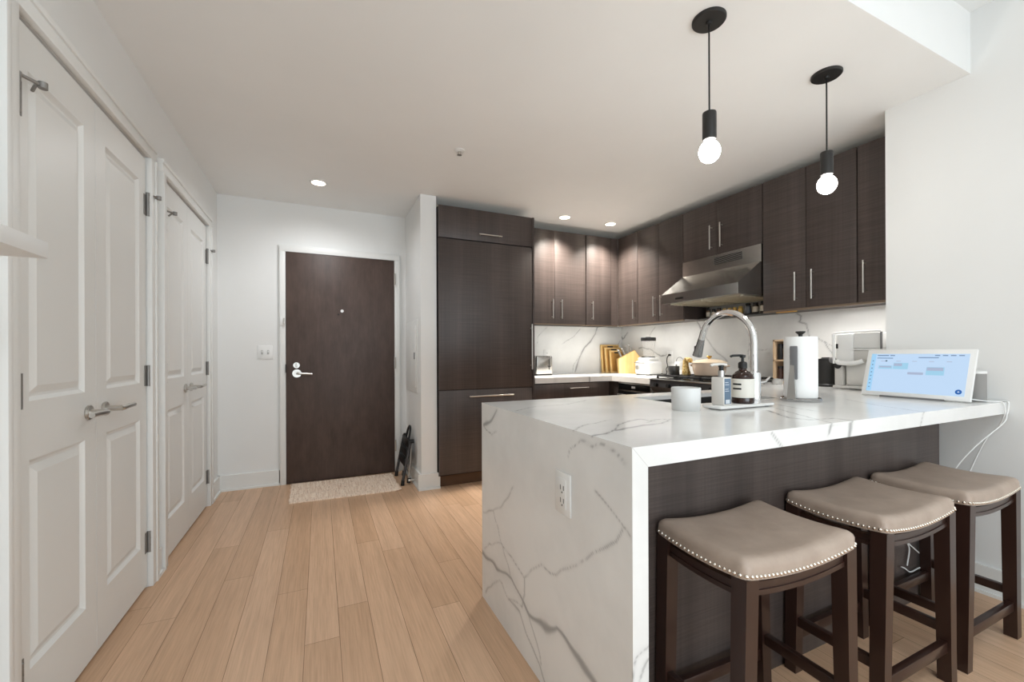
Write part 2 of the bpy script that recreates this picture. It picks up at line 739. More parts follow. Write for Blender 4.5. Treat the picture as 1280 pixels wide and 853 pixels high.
def panel_door_mesh(y0, y1, xf, panels, z0=0.012, z1=ZD):
    """door slab facing +X whose raised and recessed panels are cut in as geometry"""
    b = bmesh.new()
    th = 0.035

    def quad(p):
        return b.faces.new([b.verts.new(q) for q in p])
    ys = sorted({y0, y1, *[p[0] for p in panels], *[p[1] for p in panels]})
    zs = sorted({z0, z1, *[p[2] for p in panels], *[p[3] for p in panels]})
    for i in range(len(ys) - 1):
        for j in range(len(zs) - 1):
            a, c, d, e = ys[i], ys[i + 1], zs[j], zs[j + 1]
            if any(abs(a - p[0]) < 1e-6 and abs(c - p[1]) < 1e-6 and d >= p[2] - 1e-6 and e <= p[3] + 1e-6 for p in panels):
                continue
            quad([(xf, a, d), (xf, c, d), (xf, c, e), (xf, a, e)])
    for (a, c, d, e) in panels:
        rings = [(0, 0), (0.012, -0.012), (0.020, -0.013), (0.044, -0.002), (0.046, -0.002)]
        for (i0, h0), (i1, h1) in zip(rings[:-1], rings[1:]):
            A = [(xf + h0, a + i0, d + i0), (xf + h0, c - i0, d + i0), (xf + h0, c - i0, e - i0), (xf + h0, a + i0, e - i0)]
            B = [(xf + h1, a + i1, d + i1), (xf + h1, c - i1, d + i1), (xf + h1, c - i1, e - i1), (xf + h1, a + i1, e - i1)]
            for k in range(4):
                m_ = (k + 1) % 4
                quad([A[k], A[m_], B[m_], B[k]])
        i1, h1 = rings[-1]
        quad([(xf + h1, a + i1, d + i1), (xf + h1, c - i1, d + i1), (xf + h1, c - i1, e - i1), (xf + h1, a + i1, e - i1)])
    # back and edges
    xb = xf - th
    quad([(xb, y0, z0), (xb, y0, z1), (xb, y1, z1), (xb, y1, z0)])
    quad([(xf, y0, z0), (xf, y0, z1), (xb, y0, z1), (xb, y0, z0)])
    quad([(xf, y1, z0), (xb, y1, z0), (xb, y1, z1), (xf, y1, z1)])
    quad([(xf, y0, z1), (xf, y1, z1), (xb, y1, z1), (xb, y0, z1)])
    quad([(xf, y0, z0), (xb, y0, z0), (xb, y1, z0), (xf, y1, z0)])
    bmesh.ops.remove_doubles(b, verts=b.verts, dist=1e-5)
    bmesh.ops.recalc_face_normals(b, faces=b.faces)
    mb = MB()
    mb._merge(b)
    return mb


def hinge(mb, y, z, side):
    mb.cyl((-0.772, y, z - 0.05), (-0.772, y, z + 0.05), 0.0065, seg=10)
    for q in (-0.05, -0.017, 0.017, 0.05):
        mb.cyl((-0.772, y, z + q - 0.001), (-0.772, y, z + q + 0.001), 0.0078, seg=10)
    mb.box(-0.7795, -0.7775, *sorted((y, y + side * 0.03)), z - 0.05, z + 0.05)


def door_stop(mb, y, z, side):
    """hinge-pin stop: a bent arm with a rubber tipped rod"""
    mb.cyl((-0.772, y, z + 0.05), (-0.772, y, z + 0.064), 0.008, seg=10)
    mb.cyl((-0.772, y, z + 0.058), (-0.742, y + side * 0.05, z + 0.058), 0.005, seg=8)
    mb.cyl((-0.748, y + side * 0.035, z + 0.058), (-0.776, y + side * 0.075, z + 0.05), 0.0045, seg=8)
    mb.cyl((-0.742, y + side * 0.05, z + 0.050), (-0.742, y + side * 0.05, z + 0.068), 0.011, seg=12)


def lever(mb, y, z, side):
    mb.cyl((-0.78, y, z), (-0.770, y, z), 0.027, seg=28, bev=0.002)
    mb.cyl((-0.771, y, z), (-0.722, y, z), 0.011, seg=16)
    mb.tube([(-0.726, y, z), (-0.722, y + side * 0.012, z), (-0.722, y + side * 0.06, z + 0.002), (-0.724, y + side * 0.118, z + 0.002)], 0.0095, 12, 4)


seam1, seam2 = 2.125, 3.352
doors = [('door_1', OP[0][0] + 0.004, seam1 - 0.0015, -1), ('door_2', seam1 + 0.0015, OP[0][1] - 0.004, 1),
         ('door_3', OP[1][0] + 0.004, seam2 - 0.0015, -1), ('door_4', seam2 + 0.0015, OP[1][1] - 0.004, 1)]
for nm, y0, y1, side in doors:
    pz = [(y0 + 0.083, y1 - 0.083, 1.012, 1.985), (y0 + 0.083, y1 - 0.083, 0.222, 0.838)]
    d = panel_door_mesh(y0, y1, XL, pz).build(nm, DOORP, None, True, angle=12)
    tag(d, kind='structure')
    hy = y0 + (0.021 if y0 < 2 else 0.030) if side < 0 else y1 + 0.002
    for q, z in enumerate((1.885, 1.045, 0.225)):
        h = MB()
        hinge(h, hy, z, -side)
        ho = h.build('hinge', HINGE, d)
        if q == 0:
            s_ = MB()
            door_stop(s_, hy, z, -side if side < 0 else 1)
            s_.build('hinge_stop', HINGE, ho)
    l = MB()
    lever(l, (seam1 if y0 < 2.7 else seam2) + side * 0.065, 0.935, side)
    l.build('door_handle', NICKEL, d)

# entry door
d5 = MB().box(-0.272, 0.657, 4.186, 4.219, 0.008, 2.05, 0.002).build('door_5', ENTRY)
tag(d5, kind='structure')
m_ = MB()
m_.cyl((-0.187, 4.186, 0.978), (-0.187, 4.174, 0.978), 0.036, seg=32, bev=0.003).cyl((-0.187, 4.175, 0.978), (-0.187, 4.128, 0.978), 0.012, seg=16)
m_.tube([(-0.187, 4.132, 0.978), (-0.172, 4.128, 0.978), (-0.12, 4.128, 0.976), (-0.062, 4.13, 0.972)], 0.0095, 12, 4)
m_.build('door_handle', NICKEL, d5)
m_ = MB().cyl((-0.190, 4.186, 1.05), (-0.190, 4.172, 1.05), 0.026, seg=28, bev=0.003).box(-0.196, -0.184, 4.160, 4.174, 1.032, 1.068, 0.002)
m_.build('deadbolt', NICKEL, d5)
MB().cyl((0.187, 4.186, 1.545), (0.187, 4.180, 1.545), 0.014, seg=20).build('peephole', WHITEP, d5)
MB().cyl((0.155, 4.187, 1.512), (0.155, 4.184, 1.512), 0.009, seg=14).build('knocker_hole', WOODB, d5)
for z in (1.873, 1.06, 0.26):
    MB().cyl((0.664, 4.180, z - 0.055), (0.664, 4.180, z + 0.055), 0.007, seg=10).box(0.655, 0.664, 4.183, 4.187, z - 0.055, z + 0.055).build('hinge', NICKEL, d5)
MB().box(-0.276, -0.271, 4.17, 4.192, 0.985, 1.06).build('latch_plate', BLACKM, d5)
fr = MB()
fr.box(-0.321, -0.274, 4.19, YB, 0, 2.054, 0.002).box(0.659, 0.708, 4.19, YB, 0, 2.054, 0.002).box(-0.321, 0.708, 4.19, YB, 2.054, 2.105, 0.002)
fr.box(-0.333, -0.321, 4.208, YB, 0, 2.105, 0.002).box(0.708, 0.720, 4.208, YB, 0, 2.105, 0.002).box(-0.333, 0.720, 4.208, YB, 2.105, 2.118, 0.002)
structure('trim_3', fr, TRIM)
g = thing('door_guard', 'small chrome latch guard on the white frame left of entry door', 'latch', (-0.297, 4.19, 1.40))
MB().box(-0.317, -0.277, 4.185, 4.19, 1.40, 1.475, 0.001).build('plate', WHITEP, g)
MB().box(-0.291, -0.280, 4.168, 4.186, 1.408, 1.467, 0.003).build('latch_arm', NICKEL, g)

# ================================================================ KITCHEN: tall unit
DY = 0.02   # door thickness
YT = 3.50
fr_cab = thing('overhead_cabinet', 'dark wood lift-up cabinet above the panelled refrigerator', 'cabinet', (1.372, 3.8, 2.137))
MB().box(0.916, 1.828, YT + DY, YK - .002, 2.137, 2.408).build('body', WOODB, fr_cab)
MB().box(0.916, 1.828, YT + DY, YK - .002, 2.408, 2.418).build('top_fill_panel', GAPFILL, fr_cab)  # pale sheet added to bounce light into the ceiling gap
dd = MB().box(0.918, 1.806, YT, YT + DY, 2.143, 2.416, 0.0015).build('door', WOOD, fr_cab)
bar_handle((1.274, YT, 2.197), (1.492, YT, 2.197), (0, -1, 0)).build('handle', NICKEL, dd)
MB().box(1.809, 1.828, YT - 0.004, YT + DY, 2.137, 2.418).build('side_panel', WOOD, fr_cab)

fridge = thing('refrigerator', 'built-in refrigerator behind full height dark wood panels', 'refrigerator', (1.372, 3.8, 0))
MB().box(0.916, 1.828, YT + DY, YK - .002, 0.1, 2.135).build('body', WOODB, fridge)
dd = MB().box(0.918, 1.806, YT, YT + DY, 0.836, 2.132, 0.0015).build('door', WOOD, fridge)
bar_handle((1.789, YT, 1.0), (1.789, YT, 1.42), (0, -1, 0), 0.007).build('handle', NICKEL, dd)
dd = MB().box(0.918, 1.806, YT, YT + DY, 0.112, 0.831, 0.0015).build('freezer_drawer', WOOD, fridge)
bar_handle((1.178, YT, 0.775), (1.60, YT, 0.775), (0, -1, 0), 0.007).build('handle', NICKEL, dd)
MB().box(1.809, 1.828, YT - 0.004, YT + DY, 0.1, 2.135).build('side_panel', WOOD, fridge)
MB().box(0.93, 1.828, YT + 0.06, YT + 0.08, 0.0, 0.1).build('toe_kick', TOEK, fridge)

# wall cabinets on the back wall (fronts face the camera side) and on the right wall (fronts face left)
ZU0, ZU1 = 1.455, 2.418
YU, XU = 3.775, 3.024


def uppers_back(label, x0, x1, doors, handles, loc_label_cat='cabinet'):
    t = thing('wall_cabinet', label, 'cabinet', ((x0 + x1) / 2, YU + 0.18, ZU0), 'dark wood wall cabinets')
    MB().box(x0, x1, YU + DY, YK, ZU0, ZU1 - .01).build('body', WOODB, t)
    MB().box(x0, x1, YU + DY, YK, ZU1 - .01, ZU1).build('top_fill_panel', GAPFILL, t)  # added pale top, brightens the gap below the ceiling
    for (a, c), hx in zip(doors, handles):
        dd = MB().box(a + 0.0015, c - 0.0015, YU, YU + DY, ZU0, ZU1, 0.0012).build('door', WOOD, t)
        if hx:
            bar_handle((hx, YU, 1.506), (hx, YU, 1.705), (0, -1, 0)).build('handle', NICKEL, dd)
    MB().box(x0, x1, YU + 0.004, YU + 0.02, ZU0 - 0.014, ZU0).build('light_rail', WOODL, t)
    return t


def uppers_right(label, y0, y1, doors, handles, z0=ZU0, hz=(1.507, 1.706)):
    t = thing('wall_cabinet', label, 'cabinet', (XU + 0.18, (y0 + y1) / 2, z0), 'dark wood wall cabinets')
    MB().box(XU + DY, XK, y0, y1, z0, ZU1 - .01).build('body', WOODS, t)
    MB().box(XU + DY, XK, y0, y1, ZU1 - .01, ZU1).build('top_fill_panel', GAPFILL, t)  # added pale top, same gap brightening as on the back wall
    for (a, c), hy in zip(doors, handles):
        dd = MB().box(XU, XU + DY, a + 0.0015, c - 0.0015, z0, ZU1, 0.0012).build('door', WOOD, t)
        if hy:
            bar_handle((XU, hy, hz[0]), (XU, hy, hz[1]), (-1, 0, 0)).build('handle', NICKEL, dd)
    if z0 < 1.6:
        MB().box(XU + 0.004, XU + 0.02, y0, y1, z0 - 0.014, z0).build('light_rail', WOODL, t)
    return t


WOODL = mat('cabinet_underside_edge', (118, 102, 86), 0.55)
WOODS = dark_wood('cabinet_side_wood', (52, 44, 41), (70, 60, 57))
uppers_back('dark wood two-door wall cabinet just right of the refrigerator', 1.83, 2.594, [(1.832, 2.212), (2.212, 2.593)], [2.176, 2.281])
t = uppers_back('dark wood single-door wall cabinet in the corner on the back wall', 2.602, 3.022, [(2.602, 2.93)], [2.668])
MB().box(2.932, 3.0236, YU + 0.001, YU + DY, ZU0, ZU1).build('filler_strip', WOOD, t)
uppers_right('dark wood single-door wall cabinet on right wall beside the corner', 3.456, 3.7755, [(3.457, 3.7755)], [3.497])
uppers_right('dark wood two-door wall cabinet between the corner and range hood', 2.85, 3.455, [(3.154, 3.454), (2.851, 3.154)], [3.20, 3.108])
uppers_right('short dark wood two-door cabinet directly above the range hood', 2.091, 2.848, [(2.488, 2.847), (2.092, 2.488)], [2.536, 2.435], 1.967, (2.02, 2.222))
uppers_right('dark wood two-door wall cabinet right of the range hood', 1.480, 2.089, [(1.781, 2.088), (1.481, 1.781)], [1.839, 1.73])
uppers_right('dark wood single-door cabinet at far right against the white wall', 1.27, 1.478, [(1.271, 1.477)], [1.434])

# backsplash
bs = thing('backsplash', 'white marble-look backsplash with grey veins behind the counters', 'backsplash', (2.6, YK, 0.915))


def wallslab(name, axis, pos, th, u0, u1, z0, z1, step=0.007):
    nu, nz = int((u1 - u0) / step), max(1, int((z1 - z0) / step))
    U, Z = np.linspace(u0, u1, nu + 1), np.linspace(z0, z1, nz + 1)
    V, F = [], []
    for z in Z:
        for u in U:
            V.append((u, pos, z) if axis == 'y' else (pos, u, z))
    for j in range(nz):
        for i in range(nu):
            a = j * (nu + 1) + i
            q = (a, a + 1, a + nu + 2, a + nu + 1)
            F.append(q if axis == 'y' else q[::-1])
    n = len(V)
    back = [(u0, z0), (u1, z0), (u1, z1), (u0, z1)]
    c = [0, nu, (nz + 1) * (nu + 1) - 1, nz * (nu + 1)]
    for u, z in back:
        V.append((u, pos + th, z) if axis == 'y' else (pos + th, u, z))
    F.append((n + 3, n + 2, n + 1, n))
    for i in range(4):
        j = (i + 1) % 4
        F.append((n + i, n + j, c[j], c[i]))
    return mesh_obj(name, V, F, MARBLE, bs)


VB = [(0.010, [(3.017, 1.463), (2.984, 1.373), (2.903, 1.276), (2.832, 1.209), (2.78, 1.129), (2.728, 1.042), (2.689, 0.934)]),
      (0.003, [(2.314, 1.439), (2.203, 1.34), (2.195, 1.27)]), (0.003, [(2.781, 1.435), (2.678, 1.346), (2.526, 1.259)]),
      (0.003, [(2.762, 1.114), (2.676, 1.014), (2.65, 0.942)]), (0.003, [(3.34, 1.3), (3.2, 1.1), (3.1, 1.05)])]
VR = [(0.006, [(2.054, 1.442), (2.02, 1.424), (2.034, 1.39), (1.981, 1.366), (1.963, 1.325), (1.953, 1.275), (1.949, 1.216)]),
      (0.007, [(1.898, 1.249), (1.845, 1.204), (1.798, 1.132), (1.768, 1.071), (1.70, 0.93)]), (0.004, [(1.845, 1.213), (1.81, 1.189), (1.785, 1.184)]),
      (0.007, [(2.992, 1.448), (2.948, 1.372), (2.879, 1.275), (2.812, 1.195), (2.668, 1.07)]), (0.005, [(2.503, 1.433), (2.447, 1.287), (2.461, 1.145), (2.434, 1.016)]),
      (0.004, [(2.419, 1.196), (2.313, 1.176), (2.287, 1.181)]), (0.003, [(3.556, 1.436), (3.623, 1.364), (3.653, 1.323)]),
      (0.008, [(4.149, 1.356), (4.103, 1.309), (4.011, 1.381)]), (0.008, [(3.816, 1.206), (3.734, 1.198), (3.596, 1.168), (3.483, 1.12), (3.375, 1.14)])]
o = wallslab('back_slab', 'y', 4.13, 0.02, 1.83, 3.36, 0.915, 1.4545)
set_vein(o, (0, 2), VB, 3)
o = wallslab('side_slab', 'x', 3.36, 0.02, 1.272, 4.13, 0.915, 1.4545)
set_vein(o, (1, 2), VR, 4)
MB().box(3.36, XK, 2.092, 2.847, 1.456, 1.965).build('hood_slab', MARBLE, bs)

# ================================================================ base cabinets and worktops
ZP0, ZP1 = 0.862, 0.915
bc = thing('base_cabinet', 'dark wood base cabinet with drawer right of the refrigerator', 'cabinet', (2.28, 3.8, 0))
MB().box(1.83, 2.74, YT + 0.04, YK - .002, 0.1, 0.861).box(2.74, XK - .002, 3.42, YK - .002, 0.1, 0.861).build('body', WOODB, bc)
dd = MB().box(1.834, 2.70, YT + 0.02, YT + 0.04, 0.70, 0.852, 0.0015).build('drawer', WOOD, bc)
bar_handle((2.215, YT + 0.02, 0.806), (2.432, YT + 0.02, 0.806), (0, -1, 0)).build('handle', NICKEL, dd)
for a, c in ((1.834, 2.266), (2.269, 2.70)):
    MB().box(a, c, YT + 0.02, YT + 0.04, 0.112, 0.695, 0.0015).build('door', WOOD, bc)
MB().box(1.83, 2.74, YT + 0.09, YT + 0.11, 0.0, 0.1).build('toe_kick', TOEK, bc)

dw = thing('under_counter_oven', 'built-in oven with black glass control panel under the corner counter', 'oven', (3.0, 3.18, 0))
MB().box(2.77, XK - 0.02, 2.95, 3.418, 0.0, 0.861).build('body', WOODB, dw)
MB().box(2.738, 2.77, 2.951, 3.417, 0.77, 0.855, 0.002).build('trim_frame', STEEL, dw)
cp = MB().box(2.732, 2.74, 2.965, 3.405, 0.785, 0.845, 0.001).build('control_panel', BLGLASS, dw)
MB().box(2.7305, 2.733, 3.16, 3.21, 0.806, 0.826).build('display', mat('oven_display', (150, 150, 150), 0.4), cp)
MB().box(2.738, 2.77, 2.951, 3.417, 0.10, 0.765, 0.003).build('door', BLGLASS, dw)
bar_handle((2.738, 2.98, 0.735), (2.738, 3.39, 0.735), (-1, 0, 0), 0.008).build('handle', STEEL, dw)

ct = MB()
Vx, Fx = slab([1.832, 2.72, 3.36], [2.946, 3.495, 4.13], lambda x, y: y > 3.495 or x > 2.72, ZP0, ZP1, 3, 0.012)
co = mesh_obj('worktop', Vx, Fx, MARBLE)
set_vein(co, (0, 1), [(0.006, [(2.05, 3.49), (2.2, 3.62), (2.3, 3.9), (2.6, 4.1)]), (0.006, [(2.45, 3.49), (2.5, 3.7), (2.9, 3.9), (3.3, 3.95)])], 5)
tag(co, 'white veined L-shaped worktop along the back wall and corner', 'worktop')

# range
rg = thing('range', 'stainless slide-in gas range below the hood', 'range', (3.05, 2.565, 0))
RY0, RY1 = 2.183, 2.943
MB().box(2.75, 3.36, RY0, RY1, 0.02, 0.905).build('body', SILVER, rg)
MB().box(2.725, 3.358, RY0, RY1, 0.905, 0.922, 0.003).build('cooktop', BLGLASS, rg)
MB().prism([(2.705, 0.845), (2.75, 0.80), (2.75, 0.912), (2.712, 0.912)], 'y', RY0, RY1, 0.002).build('control_panel', mat('range_black_steel', (92, 92, 94), 0.35, 0.7), rg)
MB().box(2.70, 2.728, RY0, RY1, 0.908, 0.918, 0.002).build('front_trim', STEEL, rg)
for i in range(5):
    y = RY0 + 0.09 + i * 0.145
    MB().cyl((2.714, y, 0.862), (2.682, y, 0.868), 0.019, 0.017, seg=20, bev=0.002).build('knob', BLACK, rg)
MB().box(2.728, 2.75, RY0 + 0.01, RY1 - 0.01, 0.2, 0.79, 0.003).build('oven_door', BLGLASS, rg)
bar_handle((2.728, RY0 + 0.05, 0.75), (2.728, RY1 - 0.05, 0.75), (-1, 0, 0), 0.01, 0.045).build('oven_handle', STEEL, rg)
for i in range(3):
    y0 = RY0 + 0.02 + i * 0.242
    y1 = y0 + 0.236
    gm = MB()
    for y in (y0 + 0.006, (y0 + y1) / 2, y1 - 0.006):
        gm.box(2.775, 3.33, y - 0.006, y + 0.006, 0.934, 0.946, 0.002)
    for x in (2.781, 2.92, 3.05, 3.18, 3.324):
        gm.box(x - 0.006, x + 0.006, y0, y1, 0.934, 0.946, 0.002)
    for x in (2.781, 3.324):
        for y in (y0 + 0.006, y1 - 0.006):
            gm.box(x - 0.007, x + 0.007, y - 0.007, y + 0.007, 0.921, 0.936)
    gm.build('grate', IRON, rg, smooth=False)
for x in (2.90, 3.19):
    for y in (RY0 + 0.15, RY1 - 0.15):
        MB().lathe([(0, 0), (0.04, 0), (0.042, 0.006), (0.03, 0.010), (0.028, 0.013), (0, 0.013)], (x, y, 0.9215), 24).build('burner', IRON, rg)

# hood
hd = thing('range_hood', 'stainless under-cabinet range hood with sloped front', 'range hood', (3.05, 2.47, 1.575))
HY0, HY1 = 2.094, 2.845
prof = [(2.757, 1.578), (2.757, 1.658), (3.012, 1.835), (3.012, 1.966), (3.36, 1.966), (3.36, 1.578)]
MB().prism(prof, 'y', HY0, HY1, 0.002).build('canopy', SILVER, hd)
vm = MB()
vm.box(3.008, 3.0125, 2.25, 2.50, 1.885, 1.945)
vo = vm.build('vent_grille', BLACKM, hd)
vs = MB()
for i in range(6):
    vs.box(3.005, 3.011, 2.25, 2.50, 1.889 + i * 0.0105, 1.892 + i * 0.0105)
vs.build('louvre', STEEL, vo)
fm = mat('baffle_filter', (196, 190, 172), 0.35, 1.0)
for a, c in ((2.13, 2.46), (2.48, 2.81)):
    f_ = MB().box(2.83, 3.30, a, c, 1.570, 1.579, 0.002)
    for k in range(10):
        f_.box(2.85 + k * 0.044, 2.868 + k * 0.044, a + 0.015, c - 0.015, 1.566, 1.571)
    f_.build('filter', fm, hd)
MB().box(2.753, 2.757, 2.60, 2.68, 1.60, 1.615).build('switch', BLACK, hd)

# spice ledge under the hood with bottles
sh = single('spice_ledge', MB().box(3.20, 3.358, 2.096, 2.842, 1.456, 1.468, 0.002), BLACKM, 'thin dark ledge under the range hood carrying spice bottles', 'shelf', origin=(3.28, 2.47, 1.456))
caps = [BLACK, BLACK, mat('yellow_cap', (196, 166, 90), 0.5)]
body_c = [mat('spice_brown', (112, 84, 60), 0.3), mat('spice_dark', (58, 46, 40), 0.3), mat('spice_yellow', (206, 166, 82), 0.35), mat('spice_grey', (86, 90, 96), 0.3)]
labm = mat('paper_label', (206, 198, 184), 0.7)
specs = [(2.755, 0.019, .078, 0, 1), (2.70, .017, .074, 1, 1), (2.645, .019, .078, 0, 1), (2.59, .018, .066, 2, 0), (2.537, .018, .066, 2, 0), (2.487, .019, .068, 2, 0),
         (2.432, .020, .070, 2, 0), (2.365, .024, .088, 3, 0), (2.298, .023, .088, 1, 1), (2.228, .027, .092, 1, 1), (2.142, .026, .092, 1, 1)]
spl = ['tan spice bottle at the left end of the ledge under the hood', 'second spice bottle from the left end on the ledge under the hood', 'third spice bottle from the left end on the ledge under the hood',
       'short yellow spice bottle, leftmost of the four yellow ones', 'short yellow spice bottle, second of the four yellow ones from the left', 'short yellow spice bottle, third of the four yellow ones from the left',
       'short yellow spice bottle, rightmost of the four yellow ones', 'grey-blue spice jar without paper label right of the yellow bottles', 'dark spice jar with narrow pale label right of the grey-blue jar',
       'wide dark spice jar with pale label, second from the right end of ledge', 'dark spice jar at the right end of the ledge under the hood']
for (y, r, h, ci, lb), sl in zip(specs, spl):
    t = thing('spice_bottle', sl, 'bottle', (3.236, y, 1.468), 'spice bottles under the hood')
    MB().lathe([(0, 0), (r * .95, 0), (r, .003), (r, h * .72), (r * .72, h * .8), (r * .7, h * .82), (0, h * .82)], (3.236, y, 1.468), 20).build('body', body_c[ci], t)
    MB().cyl((3.236, y, 1.468 + h * .81), (3.236, y, 1.468 + h), r * .82, seg=18, bev=.001).build('cap', BLACK if ci != 2 else caps[2], t)
    if lb:
        MB().lathe([(r * 1.01, h * .12), (r * 1.02, h * .13), (r * 1.02, h * .6), (r * 1.01, h * .61)], (3.236, y, 1.468), 20).build('paper_label', labm, t)
single('puck_light', MB().box(3.04, 3.08, 1.872, 2.002, 1.435, 1.4545, .004), BRASS, 'brass coloured bar light under cabinet right of the hood', 'light', origin=(3.06, 1.937, 1.435))

for loc, rz, ln, pw in (((3.06, 1.66, 1.436), 90, .72, 3.6), ((3.06, 3.3, 1.436), 90, .8, 1.8), ((2.45, 3.81, 1.436), 0, 1.0, .9)):
    lamp('under_cabinet_fill', 'AREA', loc, pw, (1.0, .98, .95), (0, 0, R(rz)), shape='RECTANGLE', size=ln, size_y=.02)  # unseen fill strips added to brighten the backsplash

# ================================================================ PENINSULA
XP, YP0, YP1 = 0.695, 0.816, 1.871
SX0, SX1, SY0, SY1 = 1.482, 2.14, 1.392, 1.738


def pen_in(x, y):
    if SX0 < x < SX1 and SY0 < y < SY1:
        return False
    if y < 1.272:
        return x < XR
    if y < YP1:
        return x < 3.36
    return x > 2.72


pen = thing('peninsula_worktop', 'white veined waterfall worktop of the kitchen peninsula', 'worktop', (1.9, 1.3, 0))
Vx, Fx = slab([XP, SX0, SX1, 2.72, XR, 3.36], [YP0, 1.272, SY0, SY1, YP1, 2.181], pen_in, ZP0, ZP1, 7, 0.0075)
pt = mesh_obj('top', Vx, Fx, MARBLE, pen)
VT = [(0.006, [(0.699, 0.996), (0.75, 1.004), (0.822, 1.043), (0.883, 1.096), (0.959, 1.131), (1.018, 1.141), (1.038, 1.093)]), (0.007, [(0.813, 1.032), (0.934, 1.047), (1.017, 1.048), (1.114, 1.095)]),
      (0.006, [(0.99, 1.079), (1.058, 1.114), (1.127, 1.108)]), (0.003, [(0.719, 1.526), (0.857, 1.619), (1.03, 1.631), (1.19, 1.736)]), (0.003, [(0.672, 1.056), (0.779, 1.146), (0.917, 1.19)]),
      (0.007, [(1.626, 1.09), (1.513, 0.95), (1.529, 0.893), (1.646, 0.885), (1.638, 0.82)]), (0.004, [(1.74, 1.145), (1.603, 0.953), (1.52, 0.815)]), (0.004, [(1.882, 1.296), (1.835, 1.163), (1.783, 1.013)]),
      (0.004, [(2.35, 1.2), (2.2, 1.0), (2.11, 0.816)]), (0.005, [(2.4, 1.5), (2.7, 1.6), (3.0, 1.95)])]
VA = [(0.003, [(1.223, 0.914), (1.269, 0.865)]), (0.007, [(1.503, 0.86), (1.513, 0.886), (1.524, 0.912)]), (0.003, [(1.51, 0.891), (1.594, 0.911)]), (0.009, [(1.618, 0.86), (1.642, 0.916)]), (0.004, [(2.088, 0.86), (2.117, 0.921)])]
set_vein(pt, (0, 1), VT, 11, lambda c: (c[:, 2] > ZP1 - 1e-4))
set_vein(pt, (0, 2), VA, 12, lambda c: (c[:, 1] < YP0 + 1e-4) & (c[:, 2] < ZP1 - 1e-4))
# waterfall side
step = 0.0055
ny, nz = int((YP1 - YP0) / step), int(ZP0 / step)
Yg, Zg = np.linspace(YP0, YP1, ny + 1), np.linspace(0.0, ZP0, nz + 1)
Vw, Fw = [], []
for z in Zg:
    for y in Yg:
        Vw.append((XP, y, z))
for j in range(nz):
    for i in range(ny):
        a = j * (ny + 1) + i
        Fw.append((a, a + ny + 1, a + ny + 2, a + 1))
n = len(Vw)
Xg = np.linspace(XP, XP + 0.05, 9)
for z in Zg:
    for x in Xg:
        Vw.append((x, YP0, z))
for j in range(nz):
    for i in range(8):
        a = n + j * 9 + i
        Fw.append((a, a + 1, a + 10, a + 9))
n = len(Vw)
Vw += [(XP + .05, YP0, 0), (XP + .05, YP1, 0), (XP + .05, YP1, ZP0), (XP + .05, YP0, ZP0), (XP, YP1, 0), (XP, YP1, ZP0), (XP, YP0, 0), (XP, YP0, ZP0)]
Fw += [(n, n + 1, n + 2, n + 3), (n + 4, n + 5, n + 2, n + 1), (n + 6, n + 4, n + 1, n), (n + 7, n + 3, n + 2, n + 5)]
wfo = mesh_obj('waterfall_panel', Vw, Fw, MARBLE, pen)
VW = [(.013, [(1.9, .195), (1.866, 0.202), (1.732, 0.22), (1.621, 0.224), (1.521, 0.245), (1.431, 0.22), (1.376, 0.201), (1.263, 0.218), (1.175, 0.265), (1.105, 0.26), (1.051, 0.254), (0.969, 0.231), (0.8, .17)]),
      (.003, [(1.863, 0.406), (1.729, 0.451), (1.6, 0.536), (1.517, 0.608)]), (.003, [(1.729, 0.451), (1.673, 0.399), (1.637, 0.335), (1.771, 0.295), (1.835, 0.23)]),
      (.004, [(1.637, 0.335), (1.52, 0.331), (1.416, 0.309), (1.403, 0.248), (1.431, 0.189)]), (.004, [(1.619, 0.336), (1.579, 0.292), (1.536, 0.251)]),
      (.0035, [(1.416, 0.309), (1.273, 0.412), (1.174, 0.429), (1.085, 0.503), (0.982, 0.583), (0.887, 0.654), (0.856, 0.713), (0.893, 0.734), (0.973, 0.753)]), (.004, [(0.856, 0.713), (0.815, 0.69)]),
      (.004, [(1.837, 0.044), (1.657, 0.186), (1.57, 0.153), (1.431, 0.189)]), (.005, [(1.57, 0.153), (1.46, 0.154), (1.404, 0.111), (1.3, 0.057), (1.265, 0.021), (1.2, -.03)]),
      (.003, [(1.376, 0.189), (1.324, 0.135), (1.288, 0.066)]), (.008, [(1.85, 0.814), (1.786, 0.839), (1.686, 0.911)]), (.003, [(1.85, 0.809), (1.746, 0.778), (1.687, 0.817)]),
      (.004, [(1.046, 0.89), (0.98, 0.886), (0.934, 0.902), (0.878, 0.885), (0.84, 0.86)]), (.002, [(1.046, 0.89), (1.101, 0.852), (1.111, 0.819)])]
VF = [(.004, [(0.690, 0.335), (0.709, 0.387), (0.75, 0.415)]), (.004, [(0.719, 0.325), (0.75, 0.38)])]
set_vein(wfo, (1, 2), VW, 21, lambda c: (c[:, 0] < XP + 1e-4) & (c[:, 1] > YP0 + 1e-4))
set_vein(pt, (1, 2), VW, 21, lambda c: (c[:, 0] < XP + 1e-4) & (c[:, 2] < ZP1 - 1e-4) & (c[:, 1] > YP0 + 1e-4))
set_vein(wfo, (0, 2), VF, 22, lambda c: (c[:, 1] < YP0 + 1e-4))
MB().hexa([(XP, YP0 - .0002, ZP1), (XP + .001, YP0 - .0002, ZP1), (XP + .051, YP0 - .0002, ZP0), (XP + .05, YP0 - .0002, ZP0)],
          [(XP, YP0 + .001, ZP1), (XP + .001, YP0 + .001, ZP1), (XP + .051, YP0 + .001, ZP0), (XP + .05, YP0 + .001, ZP0)]).build('mitre_joint', mat('mitre_glue_line', (176, 174, 170), .5), pen)

